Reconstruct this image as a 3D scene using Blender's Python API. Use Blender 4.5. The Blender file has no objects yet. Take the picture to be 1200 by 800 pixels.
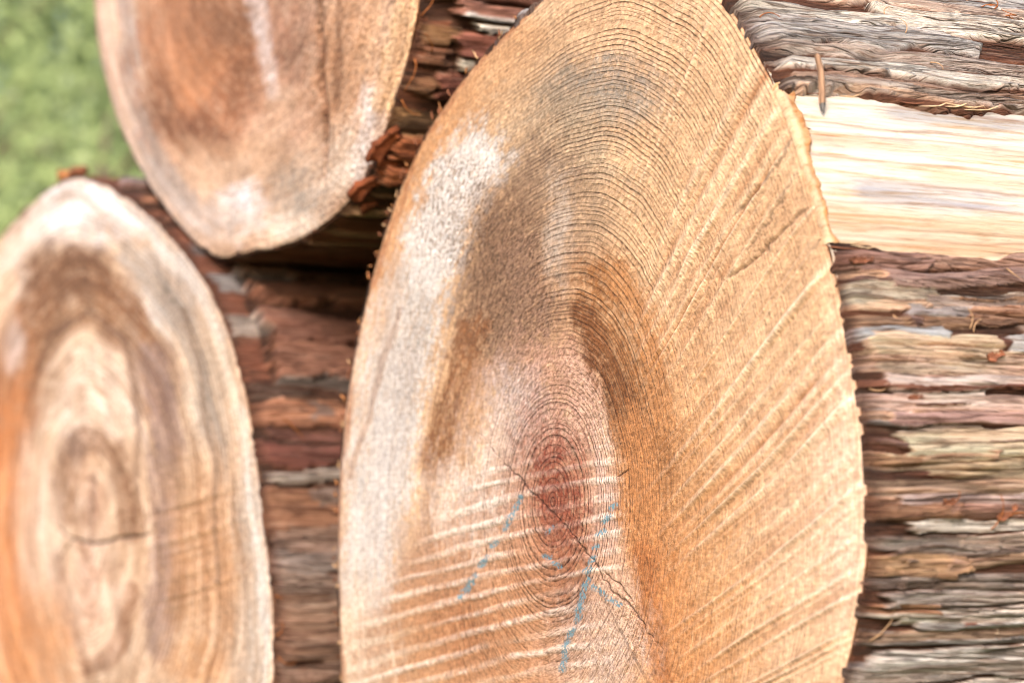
import bpy, math, random
import numpy as np
from mathutils import Vector

# ------------------------------------------------------------------ scene
S = bpy.context.scene
COL = S.collection
random.seed(11)
RNG = np.random.default_rng(11)

F_PX = 85.0 / 36.0 * 1200.0
PITCH = math.radians(5.0)
TH = math.radians(62.8)
CAM_H = 0.262
FWD = np.array([0, math.cos(PITCH), math.sin(PITCH)])
UPV = np.array([0, -math.sin(PITCH), math.cos(PITCH)])
RGT = np.array([1.0, 0, 0])
O = np.array([0, 0, CAM_H])
T_AX = np.array([math.cos(TH), -math.sin(TH), 0])     # to the right along the sawn face
D_AX = np.array([math.sin(TH), math.cos(TH), 0])      # into the log
Z_AX = np.array([0, 0, 1.0])
K_ALB = np.array([1.42, 1.45, 1.30])                                           # how bright a white card on the faces would be


def ray(px, py):
    return FWD + RGT * (px - 600) / F_PX + UPV * (400 - py) / F_PX


PITH = O + ray(648, 588) * 1.125


def to_world(v, org):
    return org + v[..., 0:1] * T_AX + v[..., 1:2] * D_AX + v[..., 2:3] * Z_AX


def project(w):
    r = w - O
    dep = r @ FWD
    return 600 + F_PX * (r @ RGT) / dep, 400 - F_PX * (r @ UPV) / dep, dep


def on_face(px, py, off):
    """measured photo point -> point on a sawn face lying 'off' metres behind the main one"""
    d = ray(px, py)
    p0 = PITH + D_AX * off
    t = ((p0 - O) @ D_AX) / (d @ D_AX)
    return O + d * t


def lin(c):
    c = np.asarray(c, float) / 255.0
    return np.where(c <= 0.04045, c / 12.92, ((c + 0.055) / 1.055) ** 2.4)


def alb(c, k=None):
    return np.clip(lin(c) / (K_ALB if k is None else k), 0.004, 0.85)


# ------------------------------------------------------------------ noise
def _hash(ix, iy, seed):
    h = (ix.astype(np.int64) * 374761393 + iy.astype(np.int64) * 668265263 + seed * 974634777) & 0xFFFFFFFF
    h = ((h ^ (h >> 13)) * 1274126177) & 0xFFFFFFFF
    h = ((h ^ (h >> 16)) * 2246822519) & 0xFFFFFFFF
    return ((h ^ (h >> 15)) & 0xFFFFFF) / float(0xFFFFFF)


def vn(x, y, seed=0):
    x, y = np.broadcast_arrays(np.asarray(x, float), np.asarray(y, float))
    x0 = np.floor(x); y0 = np.floor(y)
    fx = x - x0; fy = y - y0
    fx = fx * fx * fx * (fx * (fx * 6 - 15) + 10); fy = fy * fy * fy * (fy * (fy * 6 - 15) + 10)
    a = _hash(x0, y0, seed); b = _hash(x0 + 1, y0, seed)
    c = _hash(x0, y0 + 1, seed); d = _hash(x0 + 1, y0 + 1, seed)
    return (a + (b - a) * fx) * (1 - fy) + (c + (d - c) * fx) * fy


def fbm(x, y, seed=0, oc=4, gain=0.5):
    s = 0; a = 1.0; n = 0
    for i in range(oc):
        s = s + a * vn(x * 2 ** i + 17.3 * i, y * 2 ** i - 9.1 * i, seed + i * 7)
        n += a; a *= gain
    return s / n - 0.5                                  # about -0.5 .. 0.5


def sstep(a, b, x):
    t = np.clip((x - a) / (b - a), 0, 1)
    return t * t * (3 - 2 * t)


# ------------------------------------------------------------------ mesh helpers
def link(name, me, mat, parent=None):
    ob = bpy.data.objects.new(name, me)
    COL.objects.link(ob)
    if mat:
        me.materials.append(mat)
    if parent:
        ob.parent = parent
    return ob


def mesh_np(name, V, loops, counts, attrs=None, smooth=True):
    me = bpy.data.meshes.new(name)
    V = np.ascontiguousarray(V, dtype=np.float32)
    me.vertices.add(len(V)); me.vertices.foreach_set('co', V.ravel())
    loops = np.asarray(loops, dtype=np.int32); counts = np.asarray(counts, dtype=np.int32)
    me.loops.add(len(loops)); me.loops.foreach_set('vertex_index', loops)
    st = np.concatenate([[0], np.cumsum(counts)[:-1]]).astype(np.int32)
    me.polygons.add(len(counts)); me.polygons.foreach_set('loop_start', st)
    me.update(calc_edges=True)
    me.polygons.foreach_set('use_smooth', np.full(len(counts), smooth))
    for k, (ty, arr) in (attrs or {}).items():
        at = me.attributes.new(k, ty, 'POINT')
        if ty == 'FLOAT':
            at.data.foreach_set('value', np.ascontiguousarray(arr, dtype=np.float32).ravel())
        elif ty == 'FLOAT_VECTOR':
            at.data.foreach_set('vector', np.ascontiguousarray(arr, dtype=np.float32).ravel())
        else:
            a4 = np.ones((len(V), 4), np.float32); a4[:, :3] = arr
            at.data.foreach_set('color', a4.ravel())
    me.validate()
    return me


def quads(ny, nx, closed, base=0, keep=None):
    j = np.arange(ny - 1)[:, None]
    i = np.arange(nx if closed else nx - 1)[None, :]
    i2 = (i + 1) % nx
    q = np.stack([j * nx + i, j * nx + i2, (j + 1) * nx + i2, (j + 1) * nx + i], -1)
    q = q.reshape(-1, 4)
    if keep is not None:
        q = q[keep.reshape(-1)]
    return q + base


def tube(pts, radii, n=6):
    """tapered round bar through points -> verts, faces"""
    pts = [Vector(p) for p in pts]
    vs = []; fs = []
    for k, p in enumerate(pts):
        a = pts[max(0, k - 1)]; b = pts[min(len(pts) - 1, k + 1)]
        t = (b - a).normalized()
        u = t.cross(Vector((0.31, 0.2, 0.93)))
        if u.length < 1e-3:
            u = t.cross(Vector((1, 0, 0)))
        u.normalize(); v = t.cross(u)
        r = radii[k] if hasattr(radii, '__len__') else radii
        ru, rv = r if hasattr(r, '__len__') else (r, r)
        for m in range(n):
            an = 2 * math.pi * m / n
            vs.append(p + u * (ru * math.cos(an)) + v * (rv * math.sin(an)))
    for k in range(len(pts) - 1):
        for m in range(n):
            fs.append((k * n + m, k * n + (m + 1) % n, (k + 1) * n + (m + 1) % n, (k + 1) * n + m))
    fs.append(tuple(range(n - 1, -1, -1)))
    fs.append(tuple((len(pts) - 1) * n + m for m in range(n)))
    return vs, fs


def py_mesh(name, vs, fs, smooth=True):
    me = bpy.data.meshes.new(name)
    me.from_pydata([tuple(v) for v in vs], [], fs)
    me.polygons.foreach_set('use_smooth', [smooth] * len(me.polygons))
    me.update()
    return me


# ------------------------------------------------------------------ materials
class NT:
    def __init__(self, name, rough=0.8, spec=0.2):
        self.m = bpy.data.materials.new(name); self.m.use_nodes = True
        self.t = self.m.node_tree; self.b = self.t.nodes['Principled BSDF']
        self.b.inputs['Roughness'].default_value = rough
        self.b.inputs['Specular IOR Level'].default_value = spec

    def n(self, ty, **kw):
        nd = self.t.nodes.new(ty)
        for k, v in kw.items():
            setattr(nd, k, v)
        return nd

    def l(self, a, b):
        self.t.links.new(a, b)

    def val(self, sock, x):
        if hasattr(x, 'is_output'):
            self.l(x, sock)
        else:
            sock.default_value = x

    def math(self, op, a, b=0.0, c=0.0, clamp=False):
        nd = self.n('ShaderNodeMath', operation=op, use_clamp=clamp)
        self.val(nd.inputs[0], a); self.val(nd.inputs[1], b); self.val(nd.inputs[2], c)
        return nd.outputs[0]

    def mix(self, f, a, b, mode='MIX'):
        nd = self.n('ShaderNodeMix', data_type='RGBA', blend_type=mode)
        self.val(nd.inputs[0], f)
        for s, x in ((nd.inputs[6], a), (nd.inputs[7], b)):
            if isinstance(x, (tuple, list, np.ndarray)):
                s.default_value = (float(x[0]), float(x[1]), float(x[2]), 1)
            else:
                self.l(x, s)
        return nd.outputs[2]

    def attr(self, name, out='Fac'):
        nd = self.n('ShaderNodeAttribute', attribute_name=name)
        return nd.outputs[out]

    def noise(self, vec, scale, detail=3, rough=0.55, stretch=None, dist=0.0):
        if stretch:
            mp = self.n('ShaderNodeMapping'); mp.inputs['Scale'].default_value = stretch
            self.l(vec, mp.inputs['Vector']); vec = mp.outputs[0]
        nd = self.n('ShaderNodeTexNoise')
        self.l(vec, nd.inputs['Vector'])
        nd.inputs['Scale'].default_value = scale; nd.inputs['Detail'].default_value = detail
        nd.inputs['Roughness'].default_value = rough; nd.inputs['Distortion'].default_value = dist
        return nd.outputs['Fac']

    def remap(self, x, a, b, c=0.0, d=1.0):
        nd = self.n('ShaderNodeMapRange', clamp=True)
        self.val(nd.inputs[0], x)
        for i, v in enumerate((a, b, c, d)):
            nd.inputs[i + 1].default_value = v
        return nd.outputs[0]

    def bump(self, h, dist, strength=1.0, prev=None):
        nd = self.n('ShaderNodeBump'); nd.inputs['Strength'].default_value = strength
        nd.inputs['Distance'].default_value = dist
        self.l(h, nd.inputs['Height'])
        if prev is not None:
            self.l(prev, nd.inputs['Normal'])
        return nd.outputs[0]

    def finish(self, color, normal=None):
        self.l(color, self.b.inputs['Base Color'])
        if normal is not None:
            self.l(normal, self.b.inputs['Normal'])
        return self.m


def face_material(name, fine=1.0):
    k = NT(name, 0.78, 0.25)
    tc = k.n('ShaderNodeTexCoord').outputs['Object']
    stain = k.attr('stain', 'Color')
    ph = k.attr('ring'); amt = k.attr('ring_amount'); spk = k.attr('speckle'); mark = k.attr('crayon')
    wob = k.noise(tc, 260, 3)
    ph2 = k.math('ADD', ph, k.math('MULTIPLY', k.math('SUBTRACT', wob, 0.5), 0.26))
    fr = k.math('FRACT', ph2)
    late = k.remap(fr, 0.38, 0.88, 0, 1)                       # slow rise of the summer wood
    drop = k.remap(fr, 0.9, 1.0, 1, 0)
    line = k.math('MULTIPLY', k.math('POWER', late, 1.4), drop)
    brk = k.remap(k.noise(tc, 420, 2), 0.3, 0.62)             # rings break up into pores
    line = k.math('MULTIPLY', line, k.math('MULTIPLY_ADD', brk, 0.85, 0.15))
    la = k.math('MULTIPLY', line, amt, clamp=True)
    dark = k.mix(1.0, stain, (0.15, 0.09, 0.06), 'MULTIPLY')
    c = k.mix(la, stain, dark)
    gr = k.attr('grain', 'Vector')
    ng = k.noise(gr, 1.0, 3, 0.65, stretch=(1.1, 1.0, 1.0))
    nd = k.noise(tc, 1.0, 3, 0.7, stretch=(330, 330, 620))
    n1 = k.math('ADD', k.math('MULTIPLY', ng, 0.55), k.math('MULTIPLY', nd, 0.45))
    n3 = k.noise(tc, 1.0, 2, 0.6, stretch=(420, 420, 900))
    n2 = k.noise(tc, 300, 4, 0.65)
    lo = k.math('MULTIPLY', k.remap(n1, 0.44, 0.495, 1, 0), spk)
    c = k.mix(k.math('MULTIPLY', lo, 0.8), c, k.mix(1.0, c, (0.36, 0.27, 0.20), 'MULTIPLY'))
    hi = k.math('MULTIPLY', k.remap(k.math('ADD', k.math('MULTIPLY', n1, 0.5), k.math('MULTIPLY', n3, 0.5)), 0.53, 0.575), spk)
    c = k.mix(k.math('MULTIPLY', hi, 0.75), c, k.mix(1.0, c, (1.5, 1.5, 1.52), 'MULTIPLY'))
    m2 = k.remap(n2, 0.3, 0.7, 0.66, 1.32)
    cm = k.n('ShaderNodeCombineColor')
    for i in range(3):
        k.l(m2, cm.inputs[i])
    c = k.mix(1.0, c, cm.outputs[0], 'MULTIPLY')
    # medullary fibres lying along the saw sweep
    fb = k.noise(tc, 1.0, 3, 0.6, stretch=(120, 30, 700))
    fbm_ = k.remap(fb, 0.3, 0.7, 0.82, 1.16)
    cm2 = k.n('ShaderNodeCombineColor')
    for i in range(3):
        k.l(fbm_, cm2.inputs[i])
    c = k.mix(1.0, c, cm2.outputs[0], 'MULTIPLY')
    # wax crayon caught on the high grain only
    mk = k.math('MULTIPLY', mark, k.remap(k.noise(tc, 520, 3, 0.7), 0.44, 0.50), clamp=True)
    c = k.mix(k.math('MULTIPLY', mk, 0.85), c, alb((100, 146, 156)))
    h = k.math('ADD', k.math('MULTIPLY', k.math('MULTIPLY', line, amt), -0.55),
               k.math('MULTIPLY', k.math('SUBTRACT', n1, 0.5), k.math('MULTIPLY_ADD', spk, 1.6, 0.35)))
    h = k.math('ADD', h, k.math('MULTIPLY', k.math('SUBTRACT', n2, 0.5), 0.5))
    return k.finish(c, k.bump(h, 0.0009 * fine, 1.0))


def bark_material(name):
    k = NT(name, 0.85, 0.2)
    uv = k.attr('bark_uv', 'Vector')                        # metres: along the log, round it
    tint = k.attr('tint', 'Color')
    crev_dark = k.attr('crevice')
    f1 = k.noise(uv, 1.0, 6, 0.68, stretch=(18, 330, 1), dist=0.25)
    f2 = k.noise(uv, 1.0, 5, 0.68, stretch=(45, 1100, 1), dist=0.3)
    f3 = k.noise(uv, 70, 4, 0.6)
    c = k.mix(k.remap(f1, 0.35, 0.62), k.mix(1.0, tint, (0.72, 0.63, 0.57), 'MULTIPLY'), tint)
    c = k.mix(k.math('MULTIPLY', k.remap(f1, 0.56, 0.74), 0.55), c, k.mix(0.5, tint, alb((226, 205, 184), 1.3)))
    c = k.mix(k.math('MULTIPLY', k.remap(f2, 0.40, 0.47, 1, 0), 0.75), c, k.mix(1.0, c, (0.45, 0.33, 0.27), 'MULTIPLY'))
    c = k.mix(k.math('MULTIPLY', k.remap(f3, 0.5, 0.68), 0.4), c, k.mix(0.45, c, alb((150, 92, 66), 1.9)))
    f4 = k.noise(uv, 1.0, 4, 0.6, stretch=(7, 130, 1), dist=0.2)
    f5 = k.noise(uv, 1.0, 4, 0.6, stretch=(16, 400, 1), dist=0.25)
    sp4 = k.remap(k.math('ABSOLUTE', k.math('SUBTRACT', f4, 0.5)), 0.0, 0.022, 1, 0)
    sp5 = k.remap(k.math('ABSOLUTE', k.math('SUBTRACT', f5, 0.5)), 0.0, 0.03, 1, 0)
    gate = k.remap(k.noise(uv, 1.0, 2, 0.5, stretch=(16, 60, 1)), 0.42, 0.58)
    spl = k.math('MAXIMUM', sp4, k.math('MULTIPLY', sp5, gate))
    c = k.mix(k.math('MULTIPLY', spl, 0.6), c, k.mix(1.0, c, (0.22, 0.15, 0.12), 'MULTIPLY'))
    c = k.mix(k.math('MULTIPLY', crev_dark, 0.75, clamp=True), c, (0.035, 0.02, 0.014))  # low spots and splits of the bark go near-black brown
    h = k.math('ADD', k.math('MULTIPLY', f1, 1.0), k.math('MULTIPLY', f2, 0.8))
    h = k.math('SUBTRACT', h, k.math('MULTIPLY', spl, 0.5))
    return k.finish(c, k.bump(h, 0.004, 1.0))


def wood_material(name):
    k = NT(name, 0.7, 0.25)
    uv = k.attr('bark_uv', 'Vector')
    tint = k.attr('tint', 'Color')
    f1 = k.noise(uv, 1.0, 6, 0.7, stretch=(14, 340, 1), dist=0.5)
    f2 = k.noise(uv, 1.0, 5, 0.7, stretch=(34, 900, 1), dist=0.6)
    c = k.mix(k.remap(f1, 0.52, 0.64), tint, k.mix(1.0, tint, (0.80, 0.62, 0.44), 'MULTIPLY'))
    f3 = k.noise(uv, 1.0, 4, 0.6, stretch=(45, 170, 1), dist=0.5)
    c = k.mix(k.math('MULTIPLY', k.remap(f3, 0.55, 0.66), 0.5), c, k.mix(1.0, c, (0.66, 0.66, 0.72), 'MULTIPLY'))
    c = k.mix(k.math('MULTIPLY', k.remap(f2, 0.55, 0.63), 0.6), c, k.mix(1.0, c, (0.62, 0.45, 0.32), 'MULTIPLY'))
    h = k.math('ADD', k.math('MULTIPLY', f1, 1.0), k.math('MULTIPLY', f2, 0.8))
    return k.finish(c, k.bump(h, 0.0016, 0.9))


def plain_material(name, col, scale=200, var=0.35, rough=0.8, stretch=None):
    k = NT(name, rough, 0.2)
    tc = k.n('ShaderNodeTexCoord').outputs['Object']
    f = k.noise(tc, scale, 4, 0.6, stretch=stretch)
    c = np.asarray(col)
    cc = k.mix(k.remap(f, 0.32, 0.68), tuple(c * (1 - var)), tuple(np.clip(c * (1 + var), 0, 0.85)))
    return k.finish(cc, k.bump(f, 0.0006, 0.5))


M_FACE = face_material('sawn_wood_face')
M_FACE_FAR = face_material('weathered_wood_face')
M_BARK = bark_material('fibrous_bark')
M_WOOD = wood_material('bare_sapwood')

# ------------------------------------------------------------------ log outline
PHI = np.linspace(-math.pi, math.pi, 1441)[:-1]


class Outline:
    def __init__(self, org, pts, extra, off, sm=5):
        self.org = org; self.off = off
        loc = []
        for (px, py) in pts:
            w = on_face(px, py, off) - org
            loc.append((w @ T_AX, w @ Z_AX))
        loc += list(extra)
        a = np.array([math.atan2(z, x) for x, z in loc]); r = np.array([math.hypot(x, z) for x, z in loc])
        o = np.argsort(a); a = a[o]; r = r[o]
        A = np.concatenate([a - 2 * math.pi, a, a + 2 * math.pi]); Rr = np.concatenate([r, r, r])
        t = np.interp(PHI, A, Rr)
        ker = np.exp(-0.5 * (np.arange(-4 * sm, 4 * sm + 1) / sm) ** 2); ker /= ker.sum()
        n = 4 * sm
        self.tab = np.convolve(np.concatenate([t[-n:], t, t[:n]]), ker, 'valid')

    def r(self, phi):
        ph = (np.asarray(phi) + math.pi) % (2 * math.pi) - math.pi
        return np.interp(ph, np.append(PHI, math.pi), np.append(self.tab, self.tab[0]))

    def pix(self, x, z, y=0.0):
        w = self.org + np.multiply.outer(x, T_AX) + np.multiply.outer(z, Z_AX) + np.multiply.outer(np.zeros_like(x) + y, D_AX)
        return project(w)

    def phi_at(self, px, py):
        w = on_face(px, py, self.off) - self.org
        return math.atan2(w @ Z_AX, w @ T_AX)

    def phi_right(self, py):
        """angle of the rim, on the side that faces the camera, at photo height py"""
        if not hasattr(self, '_pr'):
            ph = np.linspace(-1.2, 1.75, 600)
            rr = self.r(ph)
            _, v, _ = self.pix(rr * np.cos(ph), rr * np.sin(ph))
            o = np.argsort(v)
            self._pr = (v[o], ph[o])
        return float(np.interp(py, *self._pr))


def var_axis(dense, total_rest, lo, hi):
    """angles: dense steps between lo and hi, coarse round the rest"""
    a = np.linspace(lo, hi, dense, endpoint=False)
    b = np.linspace(hi, lo + 2 * math.pi, total_rest, endpoint=False)
    return np.concatenate([a, b])


# ------------------------------------------------------------------ painting stains in the chart of a face
class Chart:
    def __init__(self, u, v, base, RH=None, PP=None):
        self.u = u; self.v = v
        self.c = np.ones(u.shape + (3,)) * alb(base)
        self.wu = fbm(u / 38, v / 60, 5, 4) ; self.wv = fbm(u / 38, v / 60, 55, 4)
        self.fu = 0.7 * fbm(u / 9, v / 16, 105, 4, 0.65) + 0.7 * fbm(u / 3.2, v / 4.5, 205, 3, 0.7)
        self.band = np.zeros(u.shape)
        self.mod = 1.0
        if RH is not None:
            self.band = fbm(RH * 26 + 1.5 * self.wu, np.cos(PP) * 2.2 + np.sin(PP) * 1.7 + 7, 305, 4, 0.65)
            self.fu = self.fu + 1.1 * fbm(RH * 60, np.cos(PP) * 9 + np.sin(PP) * 7 + 30, 405, 4, 0.65)
            self.mod = np.clip(0.88 + 1.1 * fbm(RH * 150, np.cos(PP) * 20 + np.sin(PP) * 17 + 60, 505, 3, 0.7) + 0.7 * fbm(u / 2.6, v / 3.4, 515, 2), 0.35, 1.12)

    def put(self, m, col):
        m = np.clip(m, 0, 1)[..., None]
        self.c = self.c * (1 - m) + alb(col) * m

    def blob(self, x, y, rx, ry, col, a=1.0, rot=0.0, warp=14, soft=1.0):
        u = self.u + self.wu * warp * 2 - x; v = self.v + self.wv * warp * 2 - y
        cs, sn = math.cos(math.radians(rot)), math.sin(math.radians(rot))
        p = (u * cs + v * sn) / rx; q = (-u * sn + v * cs) / ry
        d = np.sqrt(p * p + q * q) + self.fu * 0.75
        self.put(a * self.mod * (1 - sstep(1 - 0.6 * soft, 1 + 0.6 * soft, d)), col)

    def dist(self, pts, warp=8):
        u = self.u + self.wu * warp * 2; v = self.v + self.wv * warp * 2
        best = np.full(u.shape, 1e9); par = np.zeros(u.shape)
        n = len(pts) - 1
        for i in range(n):
            (x0, y0), (x1, y1) = pts[i], pts[i + 1]
            dx, dy = x1 - x0, y1 - y0
            t = np.clip(((u - x0) * dx + (v - y0) * dy) / (dx * dx + dy * dy), 0, 1)
            d = np.hypot(u - x0 - t * dx, v - y0 - t * dy)
            m = d < best
            best = np.where(m, d, best); par = np.where(m, (i + t) / n, par)
        return best, par

    def done(self):
        g = np.array([0.50, 0.32, 0.185])              # fresh wood; stains pushed further away from it
        return np.clip(g * np.maximum(self.c / g, 1e-3) ** np.array([1.14, 1.15, 1.15]), 0.01, 0.82)

    def stroke(self, pts, w, col, a=1.0, warp=8, soft=0.4, w2=None):
        d, t = self.dist(pts, warp)
        ww = w if w2 is None else w + (w2 - w) * t
        d = d / ww + self.fu * 0.95
        self.put(a * self.mod * (1 - sstep(1 - soft, 1 + soft, d)), col)


# ------------------------------------------------------------------ cut face
def cut_face(ol, parent, phis, nr, paint, mat, name='cut_face', ring_n=90, ring_gamma=0.85, seed=0):
    P = phis
    ro = ol.r(P)
    rim = ro * (1 + 0.003 * fbm(P * 40, P * 0, seed + 3, 3) * 0.3 + 0.004 * fbm(P * 9, P * 0, seed + 9, 2))
    rho = np.linspace(0, 1, nr + 1)[1:]
    RH, PP = np.meshgrid(rho, P, indexing='ij')
    X = RH * rim * np.cos(PP); Z = RH * rim * np.sin(PP)
    u, v, dep = ol.pix(X, Z)
    r = np.hypot(X, Z)
    # growth rings: round near the pith, following the outline outside
    rm = ol.tab.mean()
    reff = r * (1 - RH) + RH * RH * rm
    reff = reff * (1 + 0.04 * fbm(np.cos(PP) * 2 + 5, np.sin(PP) * 2 + RH * 2, seed + 21, 3)
                   + 0.008 * fbm(np.cos(PP) * 9 + 5, np.sin(PP) * 9 + RH * 7, seed + 22, 2))
    q = np.clip(reff / rm, 0, 2)
    q = q - 0.035 * (1 - np.exp(-q / 0.11))
    rw = np.random.default_rng(seed + 5)
    wd = np.exp(0.32 * rw.normal(size=400)) * (1 + 0.9 * fbm(np.arange(400) / 9.0, np.zeros(400), seed + 2, 2))
    cum = np.concatenate([[0], np.cumsum(wd)]); cum = cum * 1.0
    cum = cum * (ring_n / cum[ring_n])
    ring = np.interp(q * ring_n, cum, np.arange(401))
    grain = np.stack([ring, PP * (7 + 60 * RH), RH * 0], -1)
    h, stain, amt, spk, mark = paint(u, v, X, Z, RH, PP, r)
    rr_ = np.random.default_rng(seed + 77).uniform(0.35, 1.3, 400)
    amt = amt * rr_[np.clip(np.floor(ring).astype(int), 0, 399)]
    edge = sstep(0.985, 1.0, RH)
    h = h * (1 - 0.8 * edge)
    Y = -h + edge * 0.0007
    V = np.stack([X, Y, Z], -1)
    nphi = len(P)
    # a side wall turning back under the bark
    back = np.stack([rim * 0.997 * np.cos(P), np.full(nphi, 0.012), rim * 0.997 * np.sin(P)], -1)
    lip = np.stack([rim * 0.999 * np.cos(P), Y[-1] + 0.0003, rim * 0.999 * np.sin(P)], -1)
    V = np.concatenate([V.reshape(-1, 3), lip, back, [[0, -h[0].mean(), 0]]])
    ny = nr + 2
    q4 = quads(ny, nphi, True)
    ctr = len(V) - 1
    i = np.arange(nphi)
    tri = np.stack([np.full(nphi, ctr), (i + 1) % nphi, i], -1)
    q4 = q4[:, ::-1]
    tri = tri[:, ::-1]
    loops = np.concatenate([q4.ravel(), tri.ravel()])
    counts = np.concatenate([np.full(len(q4), 4), np.full(len(tri), 3)])
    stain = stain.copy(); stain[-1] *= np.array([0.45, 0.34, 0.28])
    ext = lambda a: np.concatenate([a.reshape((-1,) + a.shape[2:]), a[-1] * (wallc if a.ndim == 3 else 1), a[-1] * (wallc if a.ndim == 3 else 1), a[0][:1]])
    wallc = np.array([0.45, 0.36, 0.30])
    me = mesh_np(name, V, loops, counts, {
        'stain': ('FLOAT_COLOR', ext(stain)), 'ring': ('FLOAT', ext(ring)),
        'grain': ('FLOAT_VECTOR', np.concatenate([grain.reshape(-1, 3), grain[-1], grain[-1], grain[0][:1]])),
        'ring_amount': ('FLOAT', ext(amt)), 'speckle': ('FLOAT', ext(spk)), 'crayon': ('FLOAT', ext(mark))})
    return link(name, me, mat, parent)


# ------------------------------------------------------------------ bark
def bark(ol, parent, phis, ys, strips, palette, mat, bare=None, seed=0, thick=0.0035, base_col=(92, 60, 46), kb=1.45,
         furrow=0.004, split=0.8, fine=0.0, flat=1.0):
    """layered bark: long overlapping plates over a fissured base; bare(phi, y) -> 1 where bark has come away"""
    P = phis
    Rm = float(ol.tab.mean())
    Y, PP = np.meshgrid(ys, P, indexing='ij')
    PW = (PP + math.pi) % (2 * math.pi) - math.pi
    A = PW * Rm
    WARP = 0.0055 * fbm(Y * 9, PP * 3.5, seed + 71, 3) * 2 + 0.0016 * fbm(Y * 45, PP * 14, seed + 72, 2) * 2
    CX = np.cos(PP) * Rm; SX = np.sin(PP) * Rm
    # base with furrows along the axis (periodic in angle through cos/sin where it does not show)
    n1 = fbm(A * 110, Y * 7, seed + 1, 4); n2 = fbm(A * 300, Y * 22, seed + 2, 3)
    H = thick * 0.55 + furrow * 0.5 * n1 + 0.0012 * n2
    C = np.ones(H.shape + (3,)) * alb(base_col, kb)
    # plates
    for (phc, hw, y0, y1, hh, col) in strips:
        half = hw * 1.7 + 0.004
        dphi = (PP - phc + math.pi) % (2 * math.pi) - math.pi
        cols = np.where(np.abs(dphi[0]) * Rm < half + 0.01)[0]
        rows = np.where((ys > y0 - 0.02) & (ys < y1 + 0.02))[0]
        if len(cols) == 0 or len(rows) == 0:
            continue
        ix = np.ix_(rows, cols)
        sd = int(abs(phc) * 9999 + y0 * 777 + hw * 31337) % 9973
        a = dphi[ix] * Rm + WARP[ix]; y = Y[ix]
        a = a + 0.5 * hw * fbm(y * 22, a * 12, sd, 3) * 2 + min(0.0022, 0.14 * hw) * fbm(y * 40, a * 60, sd + 3, 3)
        da = 1 - np.abs(a) / (hw * (1 + 0.5 * fbm(y * 35, a * 0 + 3, sd + 4, 2)))
        ye = 0.014 * fbm(a * 260, y * 5, sd + 5, 3)
        de = np.minimum(y - y0 + ye, y1 - y + ye)
        ins = sstep(0.0, 0.10, da) * sstep(0, 0.0011, de)
        lift = 0.0016 * (1 - np.clip(da, 0, 1)) ** 2 * (sd % 3 - 0.6) + 0.0022 * np.exp(-np.clip(de, 0, 1) / 0.006) * (sd % 5 > 2)
        g = fbm(a * 330, y * 16, sd + 6, 4)
        top = 0.0045 + (hh - 0.0045) * flat - 0.0022 * np.clip(1 - da, 0, 1) ** 2 + lift + 0.0022 * g + 0.0012 * fbm(a * 60, y * 30, sd + 8, 2)
        tgt = H[ix] * (1 - ins) + np.maximum(top, H[ix] * 0.4 + top * 0.6) * ins
        up = tgt > H[ix] - 0.0008
        w = np.where(up, ins, 0)
        col = np.asarray(col, float)
        if kb < 0.7:
            col = col * 0.72 + col.mean() * 0.28
        H[ix] = np.where(up, tgt, H[ix])
        cc = alb(col, kb) * (1 + 0.5 * fbm(a * 200, y * 20, sd + 9, 3)[..., None] + 0.30 * fbm(a * 40, y * 25, sd + 11, 2)[..., None])
        C[ix] = C[ix] * (1 - w[..., None]) + cc * w[..., None]
    # long wavy splits between the bast fibres
    wa = A + 0.004 * fbm(Y * 14, A * 30, seed + 61, 3)
    s1 = np.abs(fbm(wa * 130, Y * 6.5, seed + 62, 3)); s2 = np.abs(fbm(wa * 320, Y * 13, seed + 63, 3))
    gate = sstep(-0.12, 0.14, fbm(wa * 40, Y * 10, seed + 64, 2))
    k1 = (1 - sstep(0.012, 0.075, s1)) * gate; k2 = (1 - sstep(0.01, 0.10, s2)) * 0.7 * np.roll(gate, 7, 1)
    k1 = k1 * split; k2 = k2 * split
    H = H + 0.0012 * split * (sstep(0, 0.2, s1) - 0.4) - 0.0028 * k1 - 0.0013 * k2
    if fine:
        # single bast fibres standing out of the surface
        H = H + fine * (0.0011 * fbm(wa * 620, Y * 16, seed + 65, 3, 0.6) + 0.0008 * fbm(wa * 1300, Y * 40, seed + 66, 2))
    # darker tone where the surface lies well below its neighbourhood round the log
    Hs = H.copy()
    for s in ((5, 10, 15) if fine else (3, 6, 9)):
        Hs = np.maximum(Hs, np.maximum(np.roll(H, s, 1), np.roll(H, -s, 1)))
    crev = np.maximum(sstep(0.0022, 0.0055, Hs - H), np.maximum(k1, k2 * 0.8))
    tear = 0.0022 * np.clip(fbm(A * 70, A * 0, seed + 31, 3) * 2 + 0.2, 0, 1) + 0.0014 * np.clip(fbm(A * 260, A * 0, seed + 32, 2) * 2, 0, 1)
    Yd = Y + tear * np.exp(-Y / 0.02)
    R = ol.r(PP)
    # crumbly, torn back edge along the saw cut
    we = 0.004 + 0.016 * np.clip(fbm(A * 55, A * 0, seed + 51, 3) + 0.35, 0, 1) + 0.010 * fbm(A * 210, Y * 60, seed + 52, 3)
    er = sstep(0.0, 1.0, Y / np.maximum(we, 0.0015))
    er = er * (1 - 0.0) 
    H = H * (0.30 + 0.70 * er) + (1 - er) * 0.0030 * fbm(A * 420, Y * 300, seed + 53, 4)
    H = np.maximum(H, 0.0012)
    ce = alb((92, 56, 40), max(kb, 1.0)) * (1 + 1.1 * fbm(A * 300, Y * 200, seed + 54, 3)[..., None])
    mE = ((1 - er) * 0.8)[..., None]
    C = C * (1 - mE) + ce * mE
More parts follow.
